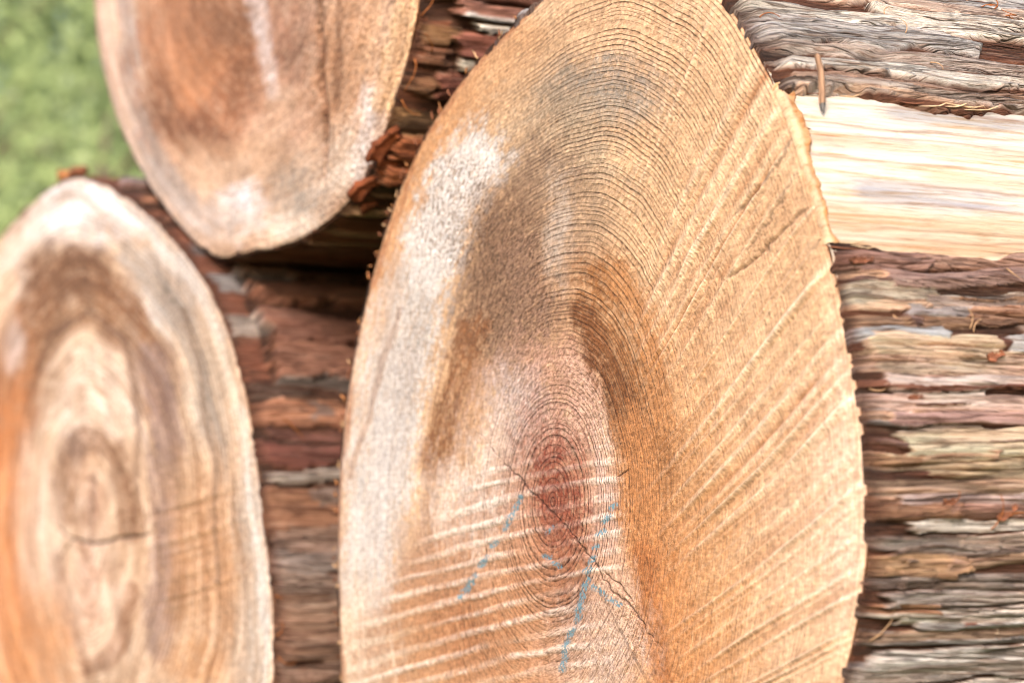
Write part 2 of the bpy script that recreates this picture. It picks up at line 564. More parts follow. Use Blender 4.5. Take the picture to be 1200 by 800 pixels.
    if bare is not None:
        bm = bare(PP, Y)
        H = H * (1 - bm) - 0.0022 * bm
    else:
        bm = np.zeros_like(H)
    rad = R + H
    # first row: inner lip where the bark meets the sawn end
    r0 = R[0] - 0.002
    lip = np.stack([r0 * np.cos(P), Yd[0], r0 * np.sin(P)], -1)
    V = np.stack([rad * np.cos(PP), Yd, rad * np.sin(PP)], -1)
    V = np.concatenate([lip[None], V])
    ny = len(ys) + 1
    ext = lambda a: np.concatenate([a[:1], a]).reshape((-1,) + a.shape[2:])
    keep = np.ones((ny - 1, len(P)), bool)
    if bare is not None:
        b2 = np.concatenate([bm[:1], bm]) > 0.985
        keep = ~(b2[:-1] & b2[1:] & np.roll(b2, -1, 1)[:-1] & np.roll(b2, -1, 1)[1:])
    q4 = quads(ny, len(P), True, keep=keep)
    uv = np.stack([Yd, A + 0.004 * fbm(Y * 9, A * 20, seed + 40, 2), np.zeros_like(A)], -1)
    me = mesh_np('bark', V.reshape(-1, 3), q4.ravel(), np.full(len(q4), 4), {
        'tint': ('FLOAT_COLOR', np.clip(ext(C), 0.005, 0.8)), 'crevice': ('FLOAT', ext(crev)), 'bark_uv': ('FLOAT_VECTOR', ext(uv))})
    ob = link('bark', me, mat, parent)
    ol.bark_world = to_world(V[1:], ol.org); ol.bark_phi = PP; ol.bark_y = Yd; ol.bark_rad = rad
    return ob


def far_end(ol, parent, length):
    n = 120
    P = np.linspace(0, 2 * math.pi, n, endpoint=False)
    r = ol.r(P) + 0.001
    vs = [(r[i] * f * math.cos(P[i]), length - 0.002 + 0.001 * (1 - f), r[i] * f * math.sin(P[i])) for f in (1, 0.66, 0.33) for i in range(n)]
    fs = [(k * n + i, k * n + (i + 1) % n, (k + 1) * n + (i + 1) % n, (k + 1) * n + i) for k in range(2) for i in range(n)]
    fs.append(tuple(2 * n + i for i in range(n)))
    link('far_cut_face', py_mesh('far_cut_face', vs, fs), M_PLAINWOOD, parent)


M_PLAINWOOD = plain_material('plain_cut_wood', alb((205, 160, 115), 1.6), 60, 0.25)


def log_root(org, label, y_off=0):
    e = bpy.data.objects.new('sawn_log', None)
    e.empty_display_size = 0.1
    COL.objects.link(e)
    e.location = Vector(org); e.rotation_euler = (0, 0, -TH)
    e['label'] = label; e['category'] = 'log'; e['group'] = 'stacked sawn logs'
    return e


def y_axis(dense_to, step, length, rest=55):
    a = np.arange(0.0004, dense_to, step)
    t = np.linspace(0, 1, rest + 1)[1:]
    return np.concatenate([a, dense_to + (length - dense_to) * t ** 1.6])


def fill_strips(rng, zones, n, y_max, ramp=1.0):
    """random plates; zones: (phi_lo, phi_hi, palette, half width range, height range)"""
    out = []
    tot = sum(z[1] - z[0] for z in zones)
    for (lo, hi, pal, wr, hr) in zones:
        for _ in range(int(n * (hi - lo) / tot)):
            y0 = rng.uniform(-0.05, 1) ** 1.0 * y_max if rng.random() > 0.35 else -0.02
            out.append((rng.uniform(lo, hi), rng.uniform(*wr), y0, y0 + rng.uniform(0.05, 0.32), rng.uniform(*hr),
                        pal[rng.integers(len(pal))]))
    return out


RED = [(140, 84, 66), (122, 70, 54), (150, 96, 72), (110, 62, 48), (160, 110, 88), (128, 92, 84)]
GREY = [(160, 158, 158), (146, 150, 158), (122, 108, 104), (182, 174, 166), (104, 84, 74), (170, 142, 128), (150, 146, 148), (90, 74, 68)]
GREYW = [(172, 166, 160), (160, 158, 160), (150, 134, 126), (186, 178, 168), (176, 150, 134), (156, 152, 152), (166, 170, 176)]
MIXED = RED + GREY + [(196, 150, 120), (176, 130, 100)]
LEN = 1.7

# ================================================================== main log
big = log_root(PITH, 'largest log, in the middle, blue crayon strokes across the rings of its sawn end')
OM = Outline(PITH, [(630, 5), (590, 42), (545, 90), (515, 132), (497, 160), (468, 222), (445, 290), (425, 365), (412, 430), (402, 500),
                    (397, 570), (395, 640), (396, 700), (400, 800), (850, 5), (878, 50), (905, 100), (935, 180), (965, 280), (985, 360),
                    (1000, 440), (1011, 510), (1015, 580), (1014, 640), (1007, 700), (985, 800), (680, -36), (735, -58), (795, -42)],
             [(.215, -.14), (.155, -.21), (.07, -.262), (0, -.270), (-.08, -.262), (-.16, -.225), (-.22, -.165)], 0.0)


def prof(seed, n, lo=0.5, hi=1.5, wk=0.2):
    """1-D irregular ridge profile, period n"""
    r = np.random.default_rng(seed)
    x = np.linspace(0, n, n * 40)
    y = np.zeros_like(x)
    c = 0.0
    while c < n:
        w = r.uniform(lo, hi)
        a = r.uniform(0.15, 1.0) ** 1.3
        if r.random() < 0.25:
            a *= 0.15
        y += a * np.exp(-((x - c) / (wk * w)) ** 2)
        if r.random() < 0.3:
            y -= 0.7 * a * np.exp(-((x - c - 0.38 * w) / (0.14 * w)) ** 2)
        c += w
    return x, y


def paint_main(u, v, X, Z, RH, PP, r):
    ch = Chart(u, v, (214, 174, 130), RH, PP)
    B, K = ch.blob, ch.stroke
    # broad colour of the right half
    B(880, 420, 130, 330, (219, 180, 136), 0.8)
    B(960, 660, 90, 170, (232, 195, 156), 0.8)
    B(985, 560, 30, 150, (240, 210, 178), 0.6)
    B(930, 790, 90, 70, (226, 186, 142), 0.6)
    B(880, 130, 60, 130, (222, 186, 142), 0.7)
    B(720, 20, 120, 60, (218, 180, 138), 0.8)
    B(810, 690, 80, 170, (206, 152, 98), 0.75)
    B(770, 640, 42, 190, (186, 124, 70), 0.85)
    B(790, 760, 60, 70, (196, 138, 86), 0.7)
    B(800, 520, 40, 130, (204, 154, 104), 0.7)
    # left margin
    B(430, 560, 46, 260, (220, 186, 152), 0.8)
    B(450, 330, 26, 130, (206, 168, 128), 0.7)
    K([(600, 50), (530, 140), (478, 240), (440, 350)], 30, (203, 152, 104), 0.85)
    K([(620, 40), (560, 130)], 22, (208, 160, 112), 0.6)
    B(630, 90, 70, 60, (196, 160, 120), 0.6)
    # grey weathering high on the face
    B(705, 108, 64, 40, (152, 140, 122), 0.9)
    B(650, 170, 70, 70, (182, 158, 126), 0.7)
    B(690, 200, 50, 60, (188, 164, 130), 0.5)
    # grey brown speckled band left of the ring crest
    K([(640, 210), (590, 300), (575, 380), (600, 420)], 44, (152, 122, 94), 0.8)
    B(600, 330, 46, 80, (138, 106, 80), 0.65)
    B(670, 260, 50, 60, (172, 142, 110), 0.7)
    B(650, 350, 46, 70, (160, 122, 90), 0.75)
    B(655, 270, 14, 60, (205, 185, 160), 0.7)
    # bleached streak
    K([(428, 700), (424, 560), (452, 430), (478, 330)], 30, (212, 190, 166), 0.75, warp=10)
    K([(556, 186), (522, 250), (488, 350), (466, 450), (450, 560), (430, 690)], 36, (214, 202, 184), 0.92, soft=0.4)
    K([(560, 190), (535, 216), (512, 262), (500, 320)], 26, (228, 216, 198), 0.85, soft=0.4, warp=4)
    K([(478, 420), (458, 520), (440, 640)], 18, (212, 198, 180), 0.85)
    K([(462, 300), (440, 400)], 9, (206, 176, 146), 0.6)
    K([(470, 360), (436, 470), (412, 560)], 4, (168, 132, 104), 0.6)
    # dark grainy band beside it
    K([(592, 250), (582, 320), (580, 380)], 38, (138, 106, 78), 0.75, warp=12, soft=0.7)
    K([(616, 300), (622, 380), (596, 430)], 26, (150, 118, 92), 0.65, soft=0.7)
    # brown smooth patch
    K([(556, 388), (540, 450), (522, 505), (510, 545)], 18, (148, 102, 64), 0.95, soft=0.4)
    K([(570, 430), (552, 500), (536, 540)], 12, (182, 140, 104), 0.6)
    K([(510, 560), (498, 620), (486, 670)], 13, (176, 138, 106), 0.7)
    # pale core with red heart
    B(640, 560, 84, 122, (218, 182, 152), 0.9, warp=10)
    B(655, 440, 60, 46, (196, 152, 122), 0.85)
    B(690, 480, 30, 60, (208, 168, 140), 0.8)
    B(606, 488, 34, 56, (206, 186, 168), 0.85)
    B(710, 600, 20, 88, (232, 208, 186), 0.9, warp=5)
    B(585, 560, 40, 60, (226, 198, 170), 0.85)
    B(636, 515, 40, 46, (170, 136, 118), 0.6)
    B(654, 600, 54, 118, (186, 130, 98), 0.75, rot=-8, warp=10)
    B(652, 572, 28, 50, (138, 68, 46), 0.95, rot=-6, warp=6)
    B(660, 634, 28, 48, (146, 80, 56), 0.85, warp=8)
    B(670, 704, 32, 34, (120, 64, 42), 0.95, rot=-30, warp=8)
    B(630, 690, 44, 50, (178, 126, 90), 0.6)
    B(605, 620, 18, 60, (196, 150, 118), 0.5)
    # sector of brown heartwood right of the crest, reaching down beside the core
    K([(704, 326), (716, 390), (742, 450), (758, 520), (752, 590)], 30, (160, 110, 64), 0.95, soft=0.6, warp=10)
    K([(688, 372), (706, 420), (730, 470), (742, 520)], 19, (128, 82, 44), 0.95, soft=0.45, warp=8)
    K([(730, 320), (764, 400), (782, 490)], 15, (186, 132, 82), 0.8)
    K([(746, 500), (750, 580), (752, 660), (764, 740), (786, 800)], 25, (196, 138, 86), 0.8, soft=0.5, warp=9)
    K([(756, 650), (762, 720), (776, 790)], 15, (172, 110, 62), 0.7)
    # lower left, brown with paler saw crests laid over it further down
    B(560, 720, 90, 84, (200, 148, 104), 0.85)
    B(520, 650, 60, 44, (206, 168, 134), 0.75)
    B(545, 590, 44, 50, (228, 206, 182), 0.8)
    B(540, 740, 46, 44, (176, 122, 80), 0.75)
    B(600, 780, 70, 30, (190, 140, 98), 0.6)
    B(500, 780, 50, 50, (200, 154, 110), 0.6)
    B(425, 750, 40, 70, (226, 200, 168), 0.8)
    # lower right, sandy
    B(704, 755, 56, 62, (216, 184, 156), 0.92, warp=8)
    B(722, 690, 22, 40, (214, 174, 140), 0.8)
    B(640, 775, 30, 40, (204, 156, 118), 0.6)
    # patchiness
    pn = fbm(u / 26, v / 40, 71, 4)[..., None]
    ch.c *= 1 + 0.22 * pn
    ch.c *= (1 + 0.34 * ch.band)[..., None] ** np.array([0.8, 1.0, 1.2])
    pn2 = fbm(u / 8, v / 14, 171, 3)[..., None]
    ch.c *= 1 + 0.16 * pn2
    # growth ring strength
    amt = np.full(u.shape, 0.34)
    def bump_(x, y, rx, ry, a):
        nonlocal amt
        d = np.hypot((u - x) / rx, (v - y) / ry)
        amt = np.maximum(amt, a * (1 - sstep(0.5, 1.25, d)))
    bump_(710, 230, 110, 220, 0.85); bump_(690, 330, 80, 110, 1.0); bump_(735, 420, 60, 120, 0.8)
    bump_(648, 590, 115, 185, 1.0); bump_(770, 70, 190, 150, 0.8); bump_(700, 740, 90, 70, 0.6); bump_(560, 720, 100, 90, 0.6)
    bump_(650, 540, 50, 60, 0.95); bump_(712, 610, 30, 90, 0.5)
    amt *= 0.85 + 0.9 * (fbm(u / 24, v / 24, 81, 3) + 0.2)
    spk = 0.34 - 0.2 * sstep(790, 860, u)
    def sp_(x, y, rx, ry, a):
        nonlocal spk
        d = np.hypot((u - x + ch.wu * 20) / rx, (v - y) / ry)
        spk = np.maximum(spk, a * (1 - sstep(0.5, 1.2, d)))
    sp_(535, 250, 60, 90, 1.25); sp_(600, 340, 70, 130, 0.95); sp_(650, 470, 90, 90, 0.8); sp_(700, 750, 80, 80, 0.8)
    sp_(490, 400, 40, 120, 0.6); sp_(760, 560, 60, 200, 0.5); sp_(820, 330, 40, 100, 0.5); sp_(620, 180, 120, 120, 0.5); sp_(640, 600, 100, 120, 0.4)
    # ---------------- relief
    h = 0.0005 * fbm(u / 60, v / 60, 91, 3)
    # chain saw sweep, fanning up to the right
    px0, py0 = 235, 1075
    ang = np.degrees(np.arctan2(py0 - v, u - px0)); rad = np.hypot(u - px0, v - py0)
    angw = ang + 0.9 * fbm(rad / 260, ang / 9, 33, 2) + (rad - 700) * -0.006
    xs, yp = prof(4, 90, 0.4, 1.2, 0.17)
    e1 = np.interp((angw * 0.80) % 90, xs, yp)
    xs2, yp2 = prof(9, 90, 0.4, 0.9)
    e2 = np.interp((angw * 1.9 + 20) % 90, xs2, yp2)
    reg = sstep(715, 860, u + (v - 400) * -0.10 + 40 * fbm(u / 80, v / 80, 61, 2)) * sstep(-80, 120, v + 40)
    run = np.clip(0.78 + 2.0 * fbm(ang * 1.1, rad / 200, 36, 3), 0, 1.3)
    topf = 0.55 + 0.45 * sstep(60, 330, v)
    h = h + reg * topf * run * (0.0024 * e1 + 0.0006 * e2)
    h = h + 0.0006 * sstep(640, 760, u) * (1 - sstep(240, 420, v)) * np.interp((angw * 3.1) % 90, xs2, yp2)
    # second sweep, nearly level, lower left and across the heart
    w2 = v + 0.24 * (u - 560) - 0.00025 * (u - 560) ** 2 + 10 * fbm(u / 120, v / 60, 44, 2) + 4 * fbm(u / 30, v / 14, 45, 3)
    e3 = np.clip(np.sin(w2 * 2 * math.pi / 21.0 + 3.4 * fbm(w2 / 48, u / 160, 47, 3)), 0, 1) ** 1.2
    reg2 = (1 - sstep(712, 740, u)) * sstep(-25, 25, v - (752 - 1.23 * (u - 405))) * sstep(520, 580, v + 0.1 * (u - 500))
    reg2 = reg2 * (1 - 0.75 * np.exp(-(((u - 652) / 34) ** 2 + ((v - 600) / 80) ** 2))) * (1 - 0.8 * sstep(660, 720, u) * sstep(660, 720, v))
    band = np.clip(0.72 + 2.3 * fbm(u / 70, w2 / 18, 46, 3), 0.05, 1.2)
    left = sstep(385, 430, u)
    h = h + reg2 * band * left * 0.0007 * e3
    # pale crests and browner troughs of both saw sweeps, laid in as colour
    ch.put(0.58 * reg2 * band * left * np.clip(e3, 0, 1) * np.clip(0.85 + 1.3 * ch.fu, 0, 1.2), (238, 216, 190))
    ch.put(0.42 * reg2 * left * np.clip(0.3 - e3, 0, 1) / 0.3 * np.clip(0.8 + 1.5 * ch.fu, 0, 1.2), (172, 118, 78))
    ch.put(0.85 * reg * topf * run * np.clip(e1 - 0.15, 0, 1), (250, 222, 186))  # fanning sweep: highlight on the ridge crests painted into the colour
    ch.put(0.35 * reg * topf * np.clip(e2 - 0.2, 0, 1), (248, 220, 184))
    ch.put(0.36 * reg * topf * run * np.clip(0.2 - e1, 0, 1) / 0.2 * np.clip(0.9 + 1.6 * ch.wu, 0.3, 1.3), (182, 132, 90))  # fanning sweep: shade in the troughs painted into the colour
    # checks (cracks)
    def crack(pts, w, depth, a=0.9, wob=3.0, seed=1):
        nonlocal h
        uu = u + wob * 2 * fbm(v / 9, u / 40, seed, 3); vv = v + wob * 2 * fbm(u / 9, v / 40, seed + 5, 3)
        best = np.full(u.shape, 1e9); par = np.zeros(u.shape)
        n = len(pts) - 1
        for i in range(n):
            (x0, y0), (x1, y1) = pts[i], pts[i + 1]
            dx, dy = x1 - x0, y1 - y0
            t = np.clip(((uu - x0) * dx + (vv - y0) * dy) / (dx * dx + dy * dy), 0, 1)
            d = np.hypot(uu - x0 - t * dx, vv - y0 - t * dy)
            m = d < best
            best = np.where(m, d, best); par = np.where(m, (i + t) / n, par)
        tap = np.clip(np.minimum(par, 1 - par) * 6, 0.25, 1)
        m = np.exp(-(best / (w * tap * (1 + 1.3 * fbm(u / 6, v / 6, seed + 9, 2)))) ** 2)
        h = h - depth * m
        ch.put(a * m, (70, 40, 28))
    crack([(562, 508), (588, 540), (612, 563), (640, 592), (662, 614), (690, 650), (712, 684), (734, 706), (758, 738), (776, 760)], 1.15, 0.0006, 0.7, 5)
    crack([(708, 668), (728, 688), (745, 712)], 1.3, 0.001, 0.5)
    crack([(938, 145), (912, 192), (880, 232), (852, 262)], 1.8, 0.0010, 0.5)
    crack([(955, 236), (925, 262), (890, 300), (850, 330)], 1.8, 0.0012, 0.55)
    crack([(930, 205), (900, 262), (872, 300)], 1.6, 0.001, 0.5)
    crack([(736, 551), (722, 558)], 1.1, 0.0006, 0.8)
    # crayon
    mk = np.zeros(u.shape)
    def wax(pts, w, a=1.0):
        nonlocal mk
        d, t = ch.dist(pts, 2)
        mk = np.maximum(mk, a * (1 - sstep(0.55, 1.3, d / (w * 0.85) + 1.3 * fbm(u / 5, v / 4, 66, 3))))
    for p, w in ([(611, 584), (602, 600), (592, 619)], 4.2), ([(583, 634), (575, 639)], 3.6), ([(571, 651), (563, 662)], 4), \
                ([(557, 674), (549, 688), (540, 699)], 4.6), ([(721, 590), (717, 594)], 4), ([(715, 602), (709, 611)], 4.6), ([(708, 622), (702, 626)], 4), \
                ([(701, 640), (696, 643)], 3.6), ([(697, 654), (692, 660)], 3.8), ([(692, 668), (687, 671)], 4), ([(690, 680), (685, 688)], 4.4), \
                ([(687, 686), (682, 706), (676, 728)], 4.6), ([(672, 738), (666, 752), (660, 784)], 4.6), ([(696, 688), (706, 694)], 3.8), \
                ([(711, 700), (726, 708)], 3.6), ([(649, 617), (641, 625)], 2.6), ([(638, 650), (645, 653)], 3.4), ([(649, 659), (657, 663)], 3.2):
        wax(p, w)
    # fray towards the rim
    h = h * (1 - 0.93 * sstep(0.94, 0.99, RH))
    h = h - 0.0003 * sstep(0.97, 1.0, RH) * (0.5 + fbm(PP * 60, RH * 3, 87, 2))
    ch.stroke([(630, 4), (590, 42), (545, 90), (497, 160), (445, 290), (412, 430), (397, 570), (396, 700), (400, 800)], 3.5, (170, 110, 70), 0.6)
    return h, ch.done(), np.clip(amt, 0, 1), np.clip(spk, 0, 1.2), mk


fphi = var_axis(1400, 90, math.radians(-42), math.radians(222))
cut_face(OM, big, fphi, 400, paint_main, M_FACE, ring_n=108)

# bark of the main log
PR = OM.phi_right
p_hi, p_lo = PR(104), PR(291)


def bare_main(PP, Y):
    w = 0.045 * fbm(Y * 30, PP * 3, 301, 3) + 0.03 * fbm(Y * 120, PP * 9, 302, 2)
    hi = p_hi - Y * 0.05 + w; lo = p_lo + Y * 0.04 + 0.07 * fbm(Y * 30, PP * 2, 303, 3)
    d = np.minimum(hi - PP, PP - lo)
    endw = 1 - sstep(0.50, 0.53, Y + 0.08 * fbm(PP * 30, Y * 3, 304, 3))
    return sstep(0.0, 0.012, d) * endw


def strip_px(py, hpx, x0, x1, hh, col, ol=OM, mm=0.00033):
    return (ol.phi_right(py), hpx * mm * 0.98, x0 / 1000.0, x1 / 1000.0, hh / 1000.0, col)


hand = [strip_px(*a) for a in [
    (304, 14, -9, 44, 9, (146, 106, 96)), (302, 12, 40, 200, 7.5, (160, 118, 100)), (323, 12, 22, 180, 7, (164, 128, 120)),
    (345, 15, -9, 46, 4.5, (172, 158, 138)), (350, 12, 40, 120, 5.5, (176, 150, 138)), (366, 12, 26, 62, 6.5, (150, 142, 146)), (369, 11, 58, 140, 7, (184, 132, 104)),
    (377, 9, -9, 60, 4, (150, 112, 86)), (404, 15, 4, 70, 7.5, (216, 168, 138)), (400, 13, 74, 200, 7.5, (178, 178, 184)), (424, 10, -9, 90, 6, (208, 166, 144)),
    (442, 9, 8, 150, 7, (188, 168, 162)), (455, 10, 14, 60, 5, (200, 172, 164)), (466, 11, -9, 150, 5, (196, 162, 150)), (484, 9, 12, 160, 7, (168, 128, 122)),
    (500, 9, 16, 55, 4, (176, 150, 132)), (512, 17, 14, 200, 4.5, (206, 178, 148)), (538, 15, 26, 180, 5.5, (204, 174, 138)), (530, 9, -9, 24, 6, (180, 132, 96)),
    (560, 10, -9, 170, 6, (178, 144, 118)), (585, 16, -9, 40, 7, (156, 108, 80)), (590, 13, 36, 150, 7, (160, 114, 96)), (575, 6, 10, 80, 8, (176, 150, 146)),
    (611, 9, 14, 120, 5, (172, 164, 154)), (633, 9, -9, 60, 5, (128, 118, 112)), (630, 9, 40, 200, 6, (152, 132, 120)),
    (655, 14, -9, 44, 6, (184, 140, 102)), (652, 11, 36, 160, 6, (164, 128, 106)), (681, 9, 10, 150, 5.5, (132, 116, 106)), (700, 12, 6, 180, 7, (164, 150, 144)),
    (724, 12, 12, 200, 6, (190, 178, 168)), (712, 6, -9, 34, 6, (170, 120, 88)), (744, 8, -9, 160, 5, (140, 112, 92)), (769, 13, 4, 200, 7, (186, 180, 176)),
    (792, 11, -9, 160, 5.5, (158, 146, 138)), (815, 12, 0, 180, 7, (178, 168, 160))]]
hand += [strip_px(*a) for a in [
    (92, 12, 8, 300, 4.5, (150, 116, 98)), (76, 9, 2, 220, 6.5, (172, 166, 160)), (104, 5, 5, 300, 4.5, (176, 142, 120))]]
rg = np.random.default_rng(21)
zones = [(PR(108), 1.75, GREYW, (0.003, 0.008), (0.006, 0.0085)), (PR(860), PR(292), MIXED + [(200, 170, 140), (206, 160, 130), (186, 170, 160)], (0.0011, 0.0036), (0.003, 0.0085)),
         (1.75, 3.6, RED + GREY, (0.002, 0.006), (0.003, 0.008)), (3.6, PR(860) + 2 * math.pi, RED, (0.004, 0.012), (0.003, 0.008))]
rnd = fill_strips(rg, zones[:1], 45, 0.3) + fill_strips(rg, zones[1:2], 60, 0.25) + fill_strips(rg, zones[2:], 260, 1.6)
bphi = var_axis(1500, 170, PR(840), 1.85)
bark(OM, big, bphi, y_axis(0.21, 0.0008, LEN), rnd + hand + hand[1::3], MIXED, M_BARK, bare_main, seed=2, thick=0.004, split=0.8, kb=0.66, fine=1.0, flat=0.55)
far_end(OM, big, LEN)

# bare sapwood where the bark was torn off
yy = y_axis(0.24, 0.0012, 0.58, 30); pp = np.linspace(p_lo - 0.06, p_hi + 0.06, 190)
Yg, Pg = np.meshgrid(yy, pp, indexing='ij')
Ag = Pg * 0.25
hw = 0.0016 * fbm(Ag * 230, Yg * 6, 401, 4) + 0.0016 * fbm(Ag * 60, Yg * 3, 402, 3) + 0.0004
rgw = OM.r(Pg) + hw
wc = np.ones(Yg.shape + (3,)) * alb((252, 236, 220), 1.62)
v01 = (p_hi - Pg) / (p_hi - p_lo)


def wpatch(c0, w, y0, y1, col, a, seed):
    global wc
    m = np.exp(-(((v01 + 0.08 * fbm(Yg * 18, Ag * 40, seed, 3)) - c0) / w) ** 2) * sstep(y0 - 0.01, y0 + 0.01, Yg) * (1 - sstep(y1 - 0.02, y1 + 0.02, Yg))
    m = np.clip(m * (0.7 + 1.6 * fbm(Ag * 180, Yg * 12, seed + 1, 3) + 0.3), 0, 1) * a
    wc = wc * (1 - m[..., None]) + alb(col, 1.95) * m[..., None]


wpatch(0.10, 0.06, 0.05, 0.3, (196, 194, 200), 0.8, 410)
wpatch(0.32, 0.04, 0.0, 0.5, (214, 160, 112), 0.55, 420)
wpatch(0.62, 0.07, 0.02, 0.10, (190, 190, 204), 0.8, 430)
wpatch(0.78, 0.06, 0.0, 0.4, (226, 190, 146), 0.6, 440)
wpatch(0.93, 0.09, 0.0, 0.5, (222, 176, 128), 0.75, 450)
for q_, (c_, y0_, y1_) in enumerate([(0.07, .02, .3), (0.21, .0, .12), (0.29, .03, .4), (0.44, .0, .2), (0.56, .05, .3), (0.70, .0, .16), (0.86, .02, .4), (0.90, .0, .3)]):
    wpatch(c_, 0.009, y0_, y1_, (166, 116, 80), 0.5, 470 + q_ * 10)
wpatch(0.50, 0.05, 0.06, 0.4, (232, 196, 150), 0.5, 460)
Vw = np.stack([rgw * np.cos(Pg), Yg + 0.0005, rgw * np.sin(Pg)], -1)
q4 = quads(len(yy), len(pp), False)
mew = mesh_np('bare_sapwood', Vw.reshape(-1, 3), q4.ravel(), np.full(len(q4), 4), {
    'tint': ('FLOAT_COLOR', wc.reshape(-1, 3)), 'bark_uv': ('FLOAT_VECTOR', np.stack([Yg, Ag, Yg * 0], -1).reshape(-1, 3))})
link('bare_sapwood', mew, M_WOOD, big)

# strip of inner bark left standing along the saw cut beside the bare wood
pz = np.linspace(PR(100), PR(286), 150)
tz = np.linspace(0, 1, 150)
wid = 0.0066 + 0.004 * fbm(pz * 22, pz * 0, 501, 4) * 2 - 0.003 * tz
rows = []
colr = []
for f, hgt in ((0, -0.001), (0.03, 0.0010), (0.3, 0.0017), (0.62, 0.0014), (0.9, 0.0018), (1.0, 0.0010), (1.04, -0.0008)):
    rr = OM.r(pz) + hgt + 0.0016 * fbm(pz * 40, pz * 0 + f * 3, 502, 3)
    yv = 0.0004 + wid * f + 0.0014 * fbm(pz * 60, pz * 0 + f, 503, 2) * f
    rows.append(np.stack([rr * np.cos(pz), yv, rr * np.sin(pz)], -1))
    base = alb((244, 210, 172), 2.0) if f < 0.35 else alb((226, 172, 122), 1.9) if f < 0.95 else alb((140, 84, 48), 1.9)
    g = (1 + 0.5 * fbm(pz * 30, pz * 0 + f * 2, 504, 3))[:, None]
    colr.append(base * g)
Vs = np.stack(rows); q4 = quads(len(rows), 150, False)
uvs = np.stack([Vs[..., 1] * 6, np.broadcast_to(pz * 0.25, Vs.shape[:2]) * 0.4, Vs[..., 1] * 0], -1)
mes = mesh_np('inner_bark_strip', Vs.reshape(-1, 3), q4.ravel(), np.full(len(q4), 4), {
    'tint': ('FLOAT_COLOR', np.clip(np.stack(colr).reshape(-1, 3), 0.01, 0.85)), 'bark_uv': ('FLOAT_VECTOR', uvs.reshape(-1, 3))})
link('inner_bark_strip', mes, M_WOOD, big)


def surf(ol, px, py):
    """point on the visible bark of a log nearest a measured photo point: local position, outward normal, angle"""
    u, v, dep = project(ol.bark_world)
    front = (np.cos(ol.bark_phi) > -0.45)
    d = np.where(front, np.hypot(u - px, v - py), 1e9)
    # among the near ones take the one closest to the camera
    k = np.argmin(d + (dep > 3) * 1e6)
    j, i = np.unravel_index(k, d.shape)
    ph = ol.bark_phi[j, i]; r = ol.bark_rad[j, i]; y = ol.bark_y[j, i]
    return Vector((r * math.cos(ph), y, r * math.sin(ph))), Vector((math.cos(ph), 0, math.sin(ph))), ph


M_CHIP = plain_material('torn_bark_orange', alb((190, 128, 82), 1.9), 500, 0.6, stretch=(1, 0.25, 1))
M_CHIPR = plain_material('torn_bark_red', alb((150, 94, 68), 1.9), 500, 0.6, stretch=(1, 0.25, 1))
M_CHUNK = plain_material('inner_bark_chunk', alb((132, 70, 40), 1.9), 260, 0.5, stretch=(1, 0.3, 1))
M_FIB = plain_material('pale_bast_fibre', alb((206, 164, 126), 1.7), 400, 0.25)
M_FIBD = plain_material('brown_bast_fibre', alb((176, 104, 56), 1.7), 400, 0.3)


def flake(ol, parent, px, py, ln, wd, th, mat, tilt=0.3, seed=0, up=0.0):
    """a torn, slightly curled chip of bark with real thickness"""
    r = random.Random(seed)
    p, nrm, ph = surf(ol, px, py)
    tang = Vector((-math.sin(ph), 0, math.cos(ph))); ax = Vector((0, 1, 0))
    ax = (ax * math.cos(up) + tang * math.sin(up)).normalized()
    tg = nrm.cross(ax).normalized()
    nx, nw = 9, 6
    top = []; bot = []
    for i in range(nx):
        s = i / (nx - 1)
        hwid = wd * (0.55 + 0.45 * math.sin(math.pi * min(1, s * 1.2 + 0.15))) * r.uniform(0.75, 1.15)
        sh = r.uniform(-0.2, 0.2) * wd
        for j in range(nw):
            q = j / (nw - 1) * 2 - 1
            jag = r.uniform(-0.12, 0.12) * ln if i in (0, nx - 1) else 0
            lift = tilt * ln * (abs(s - 0.5) * 2) ** 2 * 0.5 * (1 if s > 0.5 else 0.3) + wd * 0.25 * q * q + r.uniform(-1, 1) * min(th, 0.0012) * 0.5
            c = p + ax * ((s - 0.5) * ln + jag) + tg * (q * hwid + sh) + nrm * (lift + th)
            top.append(c); bot.append(c - nrm * (th * 1.6))
    vs = top + bot; o = len(top); fs = []
    for i in range(nx - 1):
        for j in range(nw - 1):
            a = i * nw + j
            fs.append((a, a + 1, a + nw + 1, a + nw)); fs.append((o + a, o + a + nw, o + a + nw + 1, o + a + 1))
    for i in range(nx - 1):
        a = i * nw; b = a + nw - 1
        fs.append((a, a + nw, o + a + nw, o + a)); fs.append((b, o + b, o + b + nw, b + nw))
    for j in range(nw - 1):
        a = j; b = (nx - 1) * nw + j
        fs.append((a, o + a, o + a + 1, a + 1)); fs.append((b, b + 1, o + b + 1, o + b))
    return link('bark_flake', py_mesh('bark_flake', vs, fs, th > 0.002), mat, parent)


def fibre(ol, parent, px, py, ln, mat, ang=0.5, curl=1.0, r0=0.0004, seed=0):
    r = random.Random(seed)
    p, nrm, ph = surf(ol, px, py)
    tang = Vector((-math.sin(ph), 0, math.cos(ph))); ax = Vector((0, 1, 0))
    pts = []; pos = p + nrm * 0.0005
    a = ang; lift = 0.5; n = 9
    for i in range(n):
        pts.append(pos.copy())
        d = ax * math.cos(a) + tang * math.sin(a) + nrm * lift
        pos = pos + d.normalized() * (ln / n)
        a += curl * 2.4 / n + r.uniform(-.25, .25); lift -= 0.8 / n
    vs, fs = tube(pts, [r0 * (1 - 0.6 * i / n) for i in range(n)], 5)
    return link('bark_fibre', py_mesh('bark_fibre', vs, fs), mat, parent)


